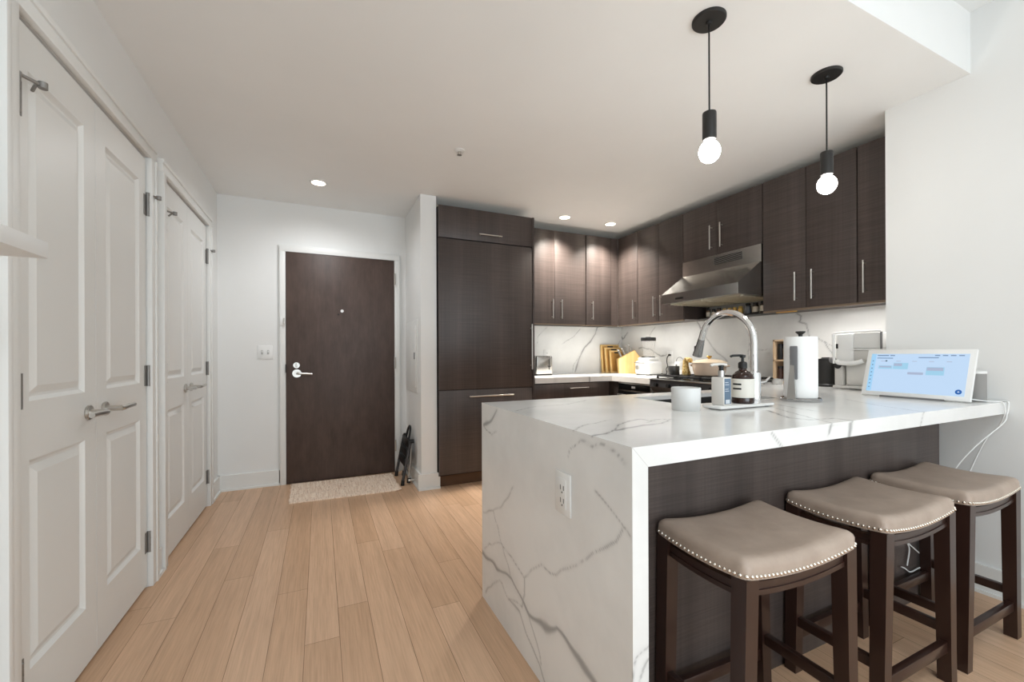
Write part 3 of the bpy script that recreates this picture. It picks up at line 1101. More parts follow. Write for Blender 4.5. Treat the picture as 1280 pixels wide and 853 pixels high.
pc = thing('peninsula_cabinet', 'dark wood cabinet run under the peninsula worktop', 'cabinet', (1.74, 1.4, 0))
MB().box(0.746, 2.729, 0.996, 1.016, 0.0, 0.861).build('back_panel', WOOD, pc)
MB().box(0.746, 2.729, 1.016, 1.385, 0.1, 0.861).box(0.746, 2.729, 1.745, 1.80, 0.1, 0.861).box(0.746, 1.44, 1.385, 1.745, 0.1, 0.861).box(2.18, 2.729, 1.385, 1.745, 0.1, 0.861).box(1.44, 2.18, 1.385, 1.745, 0.1, 0.62).build('body', WOODB, pc)
xs = [0.748, 1.24, 1.735, 2.23, 2.727]
for a, c in zip(xs[:-1], xs[1:]):
    dd = MB().box(a + .0015, c - .0015, 1.80, 1.82, 0.112, 0.852, .0015).build('door', WOOD, pc)
    bar_handle((c - .05, 1.82, .62), (c - .05, 1.82, .82), (0, 1, 0)).build('handle', NICKEL, dd)
MB().box(0.746, 2.729, 1.72, 1.74, 0.0, 0.1).build('toe_kick', TOEK, pc)
cb = thing('base_cabinet', 'dark wood base cabinet right of the range near the peninsula', 'cabinet', (3.05, 1.8, 0))
MB().box(2.76, XK - .002, 1.272, 2.18, 0.1, 0.861).build('body', WOODB, cb)
MB().box(2.74, 2.76, 1.90, 2.178, 0.112, 0.852, .0015).build('door', WOOD, cb)
MB().box(2.80, 2.82, 1.272, 2.18, 0.0, 0.1).build('toe_kick', TOEK, cb)

# sink and faucet
sk = thing('sink', 'undermount stainless steel sink in the peninsula worktop', 'sink', (1.81, 1.565, .64))
sm = MB()
t_ = .006
g_ = .0012
sm.box(SX0 + g_, SX1 - g_, SY0 + g_, SY1 - g_, .64, .646)
sm.box(SX0 + g_, SX0 + g_ + t_, SY0 + g_, SY1 - g_, .646, .894).box(SX1 - g_ - t_, SX1 - g_, SY0 + g_, SY1 - g_, .646, .894)
sm.box(SX0 + g_ + t_, SX1 - g_ - t_, SY0 + g_, SY0 + g_ + t_, .646, .894).box(SX0 + g_ + t_, SX1 - g_ - t_, SY1 - g_ - t_, SY1 - g_, .646, .894)
sm.build('basin', mat('sink_steel', (92, 91, 90), .45, .9), sk)
MB().lathe([(0, .001), (.045, .001), (.045, .004), (.03, .003), (0, .002)], (1.81, 1.565, .6455), 28).build('drain', CHROME, sk)

FX, FY = 1.812, 1.295
fa = thing('faucet', 'tall chrome gooseneck pull-down faucet behind the soap bottles', 'faucet', (FX, FY, ZP1))
MB().lathe([(0, 0), (.032, 0), (.032, .004), (.0275, .008), (.0275, .135), (.025, .142), (.017, .146), (0, .146)], (FX, FY, ZP1), 32).build('base', CHROME, fa)
pts = [(FX, FY, 1.05), (FX, FY, 1.19)]
cyc, czc, rc = FY + .146, 1.197, .146
for k in range(0, 15):
    a = math.pi - k * R(168) / 14
    pts.append((FX, cyc + rc * math.cos(a), czc + rc * math.sin(a)))
e = Vector(pts[-1])
dirv = (e - Vector(pts[-2])).normalized()
pts.append(tuple(e + dirv * .012))
MB().tube(pts, .0155, 20).build('spout', CHROME, fa)
p0 = Vector(pts[-1])
hp = MB().cyl(p0, p0 + dirv * .02, .0165, .018, 24).cyl(p0 + dirv * .02, p0 + dirv * .092, .019, .0245, 24, .002)
ho = hp.build('spray_head', mat('spray_head_chrome', (150, 150, 150), .14, 1.0), fa)
MB().box(-.006, .006, -.003, .003, -.02, .02, .002, mtx=Matrix.Translation(p0 + dirv * .055 + Vector((-.0035, .020, 0)))).build('spray_button', BLACK, ho)
MB().cyl((FX + .02, FY, 1.005), (FX + .075, FY, 1.012), .009, .008, 16).cyl((FX + .072, FY, 1.008), (FX + .115, FY + .005, 1.030), .006, .005, 14).build('lever', CHROME, fa)

# outlet on the waterfall
ot = thing('outlet', 'white power outlet on the marble end of the peninsula', 'outlet', (XP, 1.133, .70))
MB().box(XP - .006, XP - .0002, 1.090, 1.178, .643, .774, .002).build('plate', WHITEP, ot)
dm = mat('outlet_slot', (60, 60, 60), .6)
MB().box(XP - .008, XP - .005, 1.112, 1.156, .662, .755, .002).build('receptacle', WHITEP, ot)
sl = MB()
for zc in (.728, .688):
    for yy in (1.124, 1.142):
        sl.box(XP - .0086, XP - .0075, yy - .0016, yy + .0016, zc - .009, zc + .006)
    sl.cyl((XP - .0086, 1.133, zc - .016), (XP - .0075, 1.133, zc - .016), .003, seg=10)
sl.build('slot', dm, ot)

# ================================================================ STOOLS


def stool_proto():
    t = thing('counter_stool', '', 'stool', (0, 0, 0), 'saddle seat counter stools')
    # seat
    N = 40
    hw, hd_ = .224, .153
    b = bmesh.new()

    def ptop(u, v):
        return .591 + .020 * u * u + .012 * v * v

    def sq(u, v, inset):
        # rounded rectangle mapping
        return u * (hw - inset), v * (hd_ - inset)
    rows = []
    prof = [(0.0, -.001), (.000, .026), (.003, .036), (.009, .044), (.018, .0490), (.03, .052)]
    # perimeter rings
    per = []
    K = 22
    for k in range(K):
        per.append((-1 + 2 * k / K, -1))
    for k in range(K):
        per.append((1, -1 + 2 * k / K))
    for k in range(K):
        per.append((1 - 2 * k / K, 1))
    for k in range(K):
        per.append((-1, 1 - 2 * k / K))
    rings = []
    for ins, dz in prof:
        ring = []
        for u, v in per:
            x, y = sq(u, v, ins)
            rr = .018
            ex, ey = hw - ins - rr, hd_ - ins - rr
            dx, dy = max(0, abs(x) - ex), max(0, abs(y) - ey)
            if dx > 0 and dy > 0:
                q = math.hypot(dx, dy)
                if q > rr:
                    dx, dy = dx / q * rr, dy / q * rr
                    x, y = math.copysign(ex + dx, x), math.copysign(ey + dy, y)
            ring.append(b.verts.new((x, y, ptop(x / hw, y / hd_) - .022 + dz)))
        rings.append(ring)
    n_ = len(per)
    for A, B in zip(rings[:-1], rings[1:]):
        for i in range(n_):
            j = (i + 1) % n_
            b.faces.new((A[i], A[j], B[j], B[i]))
    last = rings[-1]
    for sc in (.85, .65, .4, .2):
        ring = []
        for v in rings[-1]:
            x, y = v.co.x * sc, v.co.y * sc
            ring.append(b.verts.new((x, y, ptop(x / hw, y / hd_) - .022 + .052 + .006 * (1 - sc))))
        for i in range(n_):
            j = (i + 1) % n_
            b.faces.new((last[i], last[j], ring[j], ring[i]))
        last = ring
    c = b.verts.new((0, 0, ptop(0, 0) + .037))
    for i in range(n_):
        b.faces.new((last[i], last[(i + 1) % n_], c))
    b.faces.new(rings[0][::-1])
    bmesh.ops.recalc_face_normals(b, faces=b.faces)
    mb = MB()
    mb._merge(b)
    seat = mb.build('seat', LEATHER, t, angle=60)
    # nailhead trim
    nm_ = MB()
    P = []
    rc_ = .018
    loop = []
    for cx, cy, a0 in ((hw - rc_, -hd_ + rc_, -90), (hw - rc_, hd_ - rc_, 0), (-hw + rc_, hd_ - rc_, 90), (-hw + rc_, -hd_ + rc_, 180)):
        for k in range(7):
            loop.append((cx + rc_ * math.cos(R(a0 + 15 * k)), cy + rc_ * math.sin(R(a0 + 15 * k))))
    loop.append(loop[0])
    total = sum(math.dist(p, q) for p, q in zip(loop[:-1], loop[1:]))
    n_nail = int(total / .0146)
    d_next, run = 0.0, 0.0
    for p, q in zip(loop[:-1], loop[1:]):
        L = math.dist(p, q)
        while d_next <= run + L and len(P) < n_nail:
            t_ = (d_next - run) / L
            P.append((p[0] + (q[0] - p[0]) * t_, p[1] + (q[1] - p[1]) * t_))
            d_next += total / n_nail
        run += L
    for x, y in P:
        nm_.sphere((x, y, ptop(x / hw, y / hd_) - .022 + .008), .0052, (1, 1, 1), 8, 6)
    nm_.build('nailhead_trim', NAIL, seat)
    # legs: square, tapered, splayed with a small outward sweep
    tx, ty, fx, fy = .198, .130, .216, .129
    for sx in (-1, 1):
        for sy in (-1, 1):
            lm = MB()

            def q(cx, cy, h, z):
                return [(cx - h, cy - h, z), (cx + h, cy - h, z), (cx + h, cy + h, z), (cx - h, cy + h, z)]
            lv = [(.596, 0.0, .0215), (.30, .42, .0205), (.12, .74, .0195), (0.0, 1.0, .0195)]
            for (z1, a, h1), (z0, c_, h0) in zip(lv[:-1], lv[1:]):
                lm.hexa(q(sx * (tx + (fx - tx) * c_), sy * (ty + (fy - ty) * c_), h0, z0), q(sx * (tx + (fx - tx) * a), sy * (ty + (fy - ty) * a), h1, z1))
            bmesh.ops.remove_doubles(lm.bm, verts=lm.bm.verts, dist=1e-5)
            lm.build('leg', STOOLW, t, smooth=False)
    # curved aprons with a bead
    for sgn in (-1, 1):
        poly_t = [(-tx + .02 + i * (2 * tx - .04) / 14) for i in range(15)]
        for nm, half, axis, off in (('apron', tx - .02, 'y', ty), ('apron', ty - .02, 'x', tx)):
            W_ = hw if axis == 'y' else hd_
            kk = .020 if axis == 'y' else .012
            us = [-half + i * 2 * half / 14 for i in range(15)]
            z_of = lambda u: .586 + kk * (u / W_) ** 2
            poly = [(u, z_of(u) - .016) for u in us] + [(u, z_of(u) - .048) for u in us[::-1]]
            am = MB().prism(poly, axis, sgn * off - .011, sgn * off + .011)
            bead = [(u, z_of(u) - .036) for u in us] + [(u, z_of(u) - .049) for u in us[::-1]]
            am.prism(bead, axis, sgn * (off + .011) - .003, sgn * (off + .011) + .005)
            am.build(nm, STOOLW, t, angle=25)
    # stretchers: side ones lower pair at two heights, front and back
    def lerp(z):
        a = 1 - z / .6
        return tx + (fx - tx) * a, ty + (fy - ty) * a
    for sgn in (-1, 1):
        X_, Y_ = lerp(.125)
        MB().box(-X_ + .012, X_ - .012, sgn * Y_ - .011, sgn * Y_ + .011, .108, .145, .002).build('stretcher', STOOLW, t)
        X_, Y_ = lerp(.19)
        MB().box(sgn * X_ - .011, sgn * X_ + .011, -Y_ + .012, Y_ - .012, .165, .198, .002).build('stretcher', STOOLW, t)
    return t


st = stool_proto()
spots = [(1.153, .831, R(-1.5), 'brown saddle stool nearest the marble end of the peninsula'), (1.773, .837, 0, 'brown saddle stool in the middle of the three at the peninsula'),
         (2.323, .837, 0, 'brown saddle stool nearest the white right wall')]
copies = [st] + [copy_tree(st) for _ in range(2)]
for o, (x, y, a, lb) in zip(copies, spots):
    o.location = (x, y, 0)
    o.rotation_euler = (0, 0, a)
    o['label'] = lb

# ================================================================ THINGS ON THE PENINSULA
Z = ZP1
cd = thing('candle', 'white glass candle jar on the worktop left of soap tray', 'candle', (1.352, 1.262, Z))
MB().lathe([(0, .006), (.049, .006), (.049, 0), (.052, .0), (.055, .01), (.0565, .088), (.055, .0915), (.0525, .091), (.051, .07), (.0, .07)], (1.352, 1.262, Z), 40).build('jar', mat('frosted_white_glass', (222, 222, 220), .3), cd)
MB().cyl((1.352, 1.262, Z + .07), (1.352, 1.262, Z + .080), .0015, seg=8).build('wick', BLACK, cd)

tr = thing('soap_tray', 'white marble tray under the two soap bottles', 'tray', (1.62, 1.222, Z))
MB().box(1.452, 1.782, 1.180, 1.268, Z + .004, Z + .016, .004).build('plate', WHITEG, tr)
for x in (1.48, 1.755):
    for y in (1.198, 1.25):
        MB().cyl((x, y, Z), (x, y, Z + .005), .008, seg=12).build('foot', GREYM, tr)
ZT = Z + .016
lo_ = thing('lotion_bottle', 'white rectangular lotion bottle with blue-grey label on tray', 'bottle', (1.507, 1.226, ZT))
rotb = Matrix.Translation((1.512, 1.226, 0)) @ Matrix.Rotation(R(-90), 4, 'Z')
MB().box(-.030, .030, -.0235, .0235, ZT, ZT + .115, .004, mtx=rotb).build('body', mat('lotion_white', (226, 222, 216), .4), lo_)
lbm = mat('label_blue_grey', (98, 118, 138), .6)
lb_o = MB().box(.0298, .0304, -.019, .019, ZT + .006, ZT + .110, mtx=rotb).build('front_label', lbm, lo_)
lw = MB().box(.0303, .0308, -.012, .012, ZT + .008, ZT + .024, mtx=rotb)
for k, z in enumerate((.093, .084, .066, .058)):
    lw.box(.0303, .0308, -.015, .004 + .004 * (k % 2), ZT + z, ZT + z + .002, mtx=rotb)
lw.build('label_print', mat('label_pale', (214, 220, 226), .6), lb_o)
MB().cyl((1.512, 1.226, ZT + .115), (1.512, 1.226, ZT + .142), .0125, seg=20, bev=.001).build('collar', STEEL, lo_)
MB().cyl((1.512, 1.226, ZT + .142), (1.512, 1.226, ZT + .156), .009, seg=16).cyl((1.512, 1.226, ZT + .156), (1.512, 1.226, ZT + .163), .011, seg=16).build('pump_stem', BLACK, lo_)
MB().tube([(1.535, 1.219, ZT + .166), (1.512, 1.226, ZT + .168), (1.48, 1.236, ZT + .167), (1.468, 1.24, ZT + .162)], .0055, 12, 3).build('pump_head', mat('pump_white', (216, 212, 206), .4), lo_)

am_ = thing('soap_bottle', 'brown glass soap bottle with black pump and white label', 'bottle', (1.645, 1.228, ZT))
c_ = (1.645, 1.228, ZT)
amber = mat('amber_glass', (46, 28, 22), .12)
MB().lathe([(0, 0), (.040, 0), (.0435, .004), (.0435, .108), (.040, .120), (.028, .133), (.016, .140), (.0145, .15), (0, .15)], c_, 36).build('body', amber, am_)
lbo = MB().lathe([(.0436, .026), (.0442, .0265), (.0442, .1045), (.0436, .105)], c_, 48).build('paper_label', mat('soap_label', (226, 222, 212), .7), am_)
lm_ = MB()
for zz in (.079, .060):
    for k in range(8):
        a0_, a1_ = R(162 + k * 6), R(162 + k * 6 + 6.2)
        rr = .0446
        lm_.hexa([(c_[0] + r_ * math.cos(a), c_[1] + r_ * math.sin(a), ZT + zz) for r_, a in ((rr - .001, a0_), (rr, a0_), (rr, a1_), (rr - .001, a1_))],
                 [(c_[0] + r_ * math.cos(a), c_[1] + r_ * math.sin(a), ZT + zz + .007) for r_, a in ((rr - .001, a0_), (rr, a0_), (rr, a1_), (rr - .001, a1_))])
lm_.build('label_bars', BLACK, lbo)
MB().lathe([(0, .149), (.0175, .149), (.0175, .170), (.014, .176), (.006, .178), (.0055, .193), (.011, .195), (.012, .206), (0, .207)], c_, 24).build('pump', BLACK, am_)
MB().tube([(1.648, 1.227, ZT + .203), (1.63, 1.233, ZT + .204), (1.603, 1.243, ZT + .203), (1.594, 1.246, ZT + .199)], .005, 10, 3).build('nozzle', BLACK, am_)

# paper towel holder
px_, py_ = 2.098, 1.262
pt_ = thing('paper_towel_holder', 'chrome paper towel stand with round weighted base', 'paper towel holder', (px_, py_, Z))
MB().lathe([(0, 0), (.083, 0), (.085, .003), (.085, .012), (.082, .016), (0, .016)], (px_, py_, Z), 48).build('base', mat('polished_base', (168, 168, 168), .12, 1.0), pt_)
MB().cyl((px_, py_, Z + .016), (px_, py_, Z + .312), .008, seg=16).build('post', CHROME, pt_)
MB().lathe([(0, .306), (.008, .306), (.009, .318), (.019, .326), (.021, .330), (.019, .333), (0, .334)], (px_, py_, Z), 28).build('finial', BLACKM, pt_)
AM = Matrix.Translation((px_ - .0765, py_ - .006, Z)) @ Matrix.Rotation(R(-86), 4, 'Z')
armm = MB().hexa([(-.020, -.007, .010), (.020, -.007, .010), (.020, .002, .010), (-.020, .002, .010)], [(-.006, -.005, .172), (.012, -.005, .172), (.012, .002, .172), (-.006, .002, .172)])
bmesh.ops.transform(armm.bm, matrix=AM, verts=armm.bm.verts)
ao = armm.build('tension_arm', STEEL, pt_)
MB().box(-.008, .026, -.004, .004, .105, .262, .0038, mtx=AM).build('tear_pad', GREYM, ao)
ro = thing('paper_towel_roll', 'white paper towel roll on the chrome stand', 'paper towel', (px_, py_, Z + .0165))
MB().lathe([(.021, .0165), (.066, .0165), (.0685, .02), (.0685, .302), (.066, .306), (.021, .306), (.0195, .3), (.0195, .02), (.021, .0165)], (px_, py_, Z), 48).build('paper', mat('paper_white', (244, 244, 242), .85), ro)
MB().lathe([(.0175, .0165), (.0190, .0165), (.0190, .3055), (.0175, .3055), (.0175, .0165)], (px_, py_, Z), 32).build('tube', mat('cardboard', (188, 160, 124), .8), ro)

# smart display, leaning back and facing left
tb = thing('smart_display', 'white framed smart display showing a blue calendar on the worktop', 'smart display', (2.66, 1.074, Z))
lean = math.atan2(.075, .24)
TM = Matrix.Translation((2.652, 1.074, Z + .006)) @ Matrix.Rotation(R(-1.0), 4, 'Z') @ Matrix.Rotation(lean, 4, 'Y')
H_, W2 = .250, .212


def tbox(mb, y0, y1, z0, z1, x0, x1, bev=0):
    return mb.box(x0, x1, y0, y1, z0, z1, bev, mtx=TM)


fm_ = MB()
tbox(fm_, -W2, W2, 0, H_, 0, .016, .004)
fm_.build('frame', WHITEP, tb)
scr = mat('lit_screen', (20, 30, 40), .15, emit=(192, 217, 244), es=1.0)
sc_ = MB()
SY_, SZ0, SZ1 = W2 - .022, .022, H_ - .024
tbox(sc_, -SY_, SY_, SZ0, SZ1, -.0012, .0005)
so = sc_.build('screen', scr, tb)


def ui(name, y0, y1, z0, z1, rgb, es, lift=-.0016):
    # y0,y1: fractions from the screen's left (far) edge; z from the top
    q = MB()
    ya, yb = SY_ - y1 * 2 * SY_, SY_ - y0 * 2 * SY_
    za, zb = SZ1 - z1 * (SZ1 - SZ0), SZ1 - z0 * (SZ1 - SZ0)
    tbox(q, ya, yb, za, zb, lift, -.0010)
    return q.build(name, UIM[rgb], so)


UIM = {}
for key, rgb, es in (('side', (160, 208, 242), .9), ('grey', (96, 128, 168), .8), ('card', (158, 206, 232), .9), ('mauve', (168, 180, 206), .85), ('dark', (70, 96, 120), .6), ('white', (230, 240, 250), .95), ('blue', (14, 92, 170), .8)):
    UIM[key] = mat('screen_' + key, (20, 26, 34), .3, emit=rgb, es=1.0)
ui('toolbar', .0, .055, .0, 1.0, 'side', 0)
for k in range(8):
    ui('toolbar_icon', .02, .035, .18 + k * .1, .205 + k * .1, 'grey', 0, -.002)
ui('header_text', .07, .20, .033, .058, 'grey', 0)
ui('header_text', .215, .265, .033, .058, 'grey', 0)
for k in range(4):
    ui('header_text', .68 + k * .075, .73 + k * .075, .03, .052, 'grey', 0)
ui('subheader_text', .07, .25, .105, .125, 'grey', 0)
ui('subheader_text', .52, .72, .085, .105, 'grey', 0)
for k in range(5):
    ui('day_heading', .12 + k * .17, .17 + k * .17, .185, .2, 'mauve', 0)
ui('today_mark', .17, .19, .17, .205, 'dark', 0)
ui('event_card', .10, .255, .31, .40, 'card', 0)
ui('event_text', .11, .245, .325, .365, 'mauve', 0, -.0021)
ui('event_card', .265, .425, .235, .40, 'card', 0)
ui('event_text', .27, .36, .25, .32, 'mauve', 0, -.0021)
ui('event_card', .43, .59, .47, .53, 'mauve', 0)
ui('event_card', .615, .79, .33, .53, 'card', 0)
ui('event_text', .62, .78, .34, .42, 'mauve', 0, -.0021)
bq = MB()
yc, zc_ = SY_ - .945 * 2 * SY_, SZ1 - .90 * (SZ1 - SZ0)
bq.cyl(TM @ Vector((-.0022, yc, zc_)), TM @ Vector((-.0010, yc, zc_)), .0115, seg=24)
bo = bq.build('round_button', UIM['blue'], so)
pq = MB()
tbox(pq, yc - .004, yc + .004, zc_ - .0008, zc_ + .0008, -.0027, -.0020)
tbox(pq, yc - .0008, yc + .0008, zc_ - .004, zc_ + .004, -.0027, -.0020)
MB_ = pq
# sub-part of the screen too
pq.build('button_plus', UIM['white'], so)
MB().hexa([(2.668, 1.01, Z), (2.765, 1.01, Z), (2.765, 1.14, Z), (2.668, 1.14, Z)], [(2.672, 1.01, Z + .02), (2.730, 1.01, Z + .19), (2.730, 1.14, Z + .19), (2.672, 1.14, Z + .02)]).build('stand', WHITEP, tb)
MB().box(2.650, 2.675, .95, 1.2, Z, Z + .009, .001).build('foot', GREYM, tb)

# speaker between the display and the wall
spk = thing('speaker', 'grey fabric speaker with white top between display and wall', 'speaker', (2.795, .889, Z))
MB().lathe([(0, 0), (.030, 0), (.033, .004), (.033, .128), (.0325, .130), (0, .130)], (2.795, .889, Z), 32).build('fabric_body', mat('speaker_fabric', (150, 148, 145), .85), spk)
MB().lathe([(0, .130), (.0335, .130), (.0345, .133), (.0335, .141), (0, .1415)], (2.795, .889, Z), 32).build('top', WHITEP, spk)

# two white cables hanging over the edge
cbm = WHITEP
single('power_cable', MB().tube([(2.735, .885, Z + .012), (2.755, .862, Z + .008), (2.79, .832, Z + .004), (2.812, .814, Z + .003), (2.822, .808, Z - .02), (2.826, .81, .86), (2.846, .835, .80), (2.846, .872, .74), (2.85, .915, .62), (2.82, .965, .42), (2.68, .985, .22), (2.60, .988, .15),
      (2.5, .986, .152), (2.43, .986, .150), (2.385, .987, .175), (2.35, .985, .19)], .0028, 8, 6), cbm, 'white cable from the display crossing over the counter edge and ending at the floor side', 'cable')
single('power_cable', MB().tube([(2.862, .872, Z + .004), (2.866, .845, Z + .004), (2.866, .812, Z + .003), (2.864, .808, Z - .02), (2.850, .809, .86), (2.815, .812, .82), (2.74, .87, .72), (2.70, .93, .60), (2.66, .975, .45), (2.62, .986, .26), (2.56, .988, .20), (2.45, .989, .26), (2.412, .989, .285), (2.425, .988, .25), (2.40, .986, .185)], .0028, 8, 6),
       cbm, 'white cable from the speaker hanging nearest the right wall', 'cable')

# espresso machine
es_ = thing('espresso_machine', 'white espresso machine with clear water tank behind the smart display', 'espresso machine', (3.11, 1.47, Z))
EX0, EX1, EY0, EY1 = 2.985, 3.27, 1.335, 1.60
MB().box(EX0, EX1, EY0, EY1, Z + .006, Z + .022, .006).build('drip_tray', mat('machine_white', (224, 222, 218), .35), es_)
MB().box(EX0 + .02, EX1, EY0 + .02, EY1 - .06, Z + .02, Z + .175, .02, 3).build('lower_body', mat('machine_white_b', (220, 218, 213), .35), es_)
MB().box(EX0 + .10, EX1, EY0 + .012, EY1 - .004, Z + .17, Z + .352, .012).build('back_body', mat('machine_pale', (206, 203, 198), .35), es_)
MB().box(EX0, EX0 + .11, EY0 + .15, EY1 - .02, Z + .165, Z + .350, .012, 3).build('front_panel', WHITEP, es_)
fr_ = MB()
fr_.tube([(EX0 - .002, EY1 - .012, Z + .16), (EX0 - .002, EY1 - .008, Z + .325), (EX0 - .002, EY1 - .03, Z + .353), (EX0 - .002, EY0 + .005, Z + .358)], .007, 10, 4)
fr_.build('front_frame', WHITEG, es_)
MB().box(EX0 + .004, EX0 + .11, EY0 + .012, EY0 + .15, Z + .255, Z + .350, .006).build('water_tank', mat('tank_plastic', (228, 228, 226), .2), es_)
MB().box(EX0 - .002, EX0 + .012, EY0 + .004, EY0 + .010, Z + .25, Z + .352).build('tank_edge', GREYM, es_)
MB().box(EX0, EX0 + .105, EY0 + .012, EY1 - .09, Z + .245, Z + .2535, .002).build('shelf_ledge', WHITEG, es_)
MB().box(EX0 + .01, EX0 + .11, EY0 + .02, EY1 - .025, Z + .165, Z + .245, .006).build('group_housing', mat('machine_grey', (204, 201, 196), .4), es_)
MB().tube([(EX0 - .002, EY1 - .03, Z + .175), (EX0 - .012, EY1 - .05, Z + .165), (EX0 - .012, EY1 - .13, Z + .165), (EX0 - .002, EY1 - .17, Z + .18)], .014, 12, 4).build('group_head', WHITEG, es_)
MB().cyl((EX0 + .02, EY1 - .004, Z + .185), (EX0 + .02, EY1 + .022, Z + .180), .018, seg=20, bev=.002).build('steam_knob', GREYM, es_)
MB().cyl((EX0 + .0, EY1 - .028, Z + .145), (EX0 + .02, EY1 - .028, Z + .148), .018, seg=20, bev=.002).build('side_knob', BLACKM, es_)
MB().box(EX0 - .0025, EX0 + .003, EY1 - .034, EY1 - .022, Z + .255, Z + .285, .001).build('switch', BLACK, es_)
for k in range(2):
    MB().sphere((EX0 + .004, EY0 + .125 - k * .035, Z + .182), .009, u=14, v=8).build('button', NICKEL, es_)
MB().box(EX0 + .01, EX0 + .06, EY1 - .055, EY1 - .005, Z + .02, Z + .15, .01).build('side_column', mat('machine_column', (210, 207, 202), .4), es_)

kn = thing('canister', 'black round canister between paper towels and espresso machine', 'canister', (3.14, 1.72, Z))
MB().lathe([(0, 0), (.066, 0), (.066, .012), (.059, .02), (.055, .17), (.052, .178), (0, .178)], (3.14, 1.718, Z), 36).build('body', BLACKM, kn)
MB().lathe([(0, .178), (.053, .178), (.053, .187), (.03, .19), (.028, .197), (0, .198)], (3.14, 1.718, Z), 32).build('lid', BLACK, kn)

rk = thing('spice_rack', 'small pale wood rack of jars left of the paper towels', 'rack', (3.24, 2.07, Z))
rx0, rx1, ry0, ry1 = 3.19, 3.31, 1.985, 2.125
rm = MB()
rm.box(rx0, rx1, ry1 - .012, ry1, Z, Z + .33).box(rx0, rx1, ry0, ry0 + .012, Z, Z + .33)
rm.box(rx0, rx1, ry0, ry1, Z, Z + .012).box(rx0, rx1, ry0, ry1, Z + .165, Z + .177).box(rx0, rx1, ry0, ry1, Z + .318, Z + .33).box(rx1 - .008, rx1, ry0, ry1, Z, Z + .33)
rm.build('frame', mat('pale_wood', (214, 184, 150), .6), rk)
rjar = [(2.087, .177, .10, BLACKM, 'dark jar with black lid on the upper shelf of wood rack'), (2.045, .177, .085, mat('pepper_mix', (176, 150, 128), .5), 'pale spice jar on the upper shelf of wood rack beside dark jar'),
        (2.087, .012, .095, mat('coffee_brown', (70, 46, 38), .4), 'brown jar on the lower shelf of the wood rack'), (2.04, .012, .095, mat('coffee_brown_b', (84, 58, 46), .4), 'second brown jar on the lower shelf of the wood rack')]
for y, z, h, m__, lb in rjar:
    t = thing('jar', lb, 'jar', (3.225, y, Z + z), 'jars on the wood rack')
    MB().lathe([(0, 0), (.019, 0), (.02, .003), (.02, h), (0, h)], (3.225, y, Z + z), 20).build('body', m__, t)
    MB().cyl((3.225, y, Z + z + h), (3.225, y, Z + z + h + .02), .0195, seg=20, bev=.001).build('lid', BLACK, t)

mg = thing('measuring_cup', 'black handled steel measuring cup right of the faucet', 'cup', (3.03, 2.05, Z))
MB().lathe([(0, 0), (.03, 0), (.034, .006), (.036, .04), (.034, .04), (.031, .008), (0, .006)], (3.03, 1.985, Z), 28).build('bowl', STEEL, mg)
MB().box(2.99, 3.01, 2.0, 2.10, Z + .036, Z + .05, .004).build('handle', BLACK, mg)
MB().tube([(2.985, 2.06 + .022 * math.cos(a), Z + .026 + .024 * math.sin(a)) for a in [k * 2 * math.pi / 20 for k in range(21)]], .003, 8).build('ring', BLACK, mg)

# ================================================================ THINGS ON THE FAR COUNTER
to = thing('toaster', 'small stainless toaster beside the refrigerator', 'toaster', (2.15, 3.93, Z))
MB().box(2.045, 2.24, 3.87, 4.03, Z + .012, Z + .205, .015, 3).build('body', SILVER, to)
MB().box(2.05, 2.235, 3.875, 4.025, Z, Z + .014).build('base', BLACK, to)
MB().box(2.085, 2.2, 3.905, 3.925, Z + .2035, Z + .2065).box(2.085, 2.2, 3.965, 3.985, Z + .2035, Z + .2065).build('slot', BLACK, to)
sl_ = MB().box(2.196, 2.201, 3.867, 3.871, Z + .06, Z + .18).build('lever_slot', BLACK, to)
MB().box(2.187, 2.21, 3.858, 3.871, Z + .09, Z + .10, .002).build('lever', BLACK, sl_)


def wall_outlet_y(label, x0, x1, z0, z1):
    t = thing('outlet', label, 'outlet', ((x0 + x1) / 2, 4.13, z0), 'outlets on the backsplash')
    MB().box(x0, x1, 4.124, 4.1298, z0, z1, .0015).build('plate', WHITEP, t)
    r_ = MB().box(x0 + .02, x1 - .02, 4.122, 4.125, z0 + .025, z1 - .025, .001).build('receptacle', WHITEG, t)
    q = MB()
    for zc in (z0 + .042, z1 - .042):
        for dx in (-.005, .005):
            q.box((x0 + x1) / 2 + dx - .001, (x0 + x1) / 2 + dx + .001, 4.1213, 4.1225, zc - .005, zc + .005)
    q.build('slot', dm, r_)


wall_outlet_y('white outlet on the backsplash above the toaster', 2.275, 2.352, 1.07, 1.19)
wall_outlet_y('white outlet on the backsplash left of the cutting boards', 3.035, 3.107, 1.055, 1.175)
t = thing('outlet', 'white outlet on right backsplash with a black plug right of blender', 'outlet', (3.36, 3.35, 1.05), 'outlets on the backsplash')
MB().box(3.354, 3.3598, 3.305, 3.385, 1.045, 1.165, .0015).build('plate', WHITEP, t)
MB().box(3.352, 3.355, 3.325, 3.365, 1.07, 1.14, .001).build('receptacle', WHITEG, t)

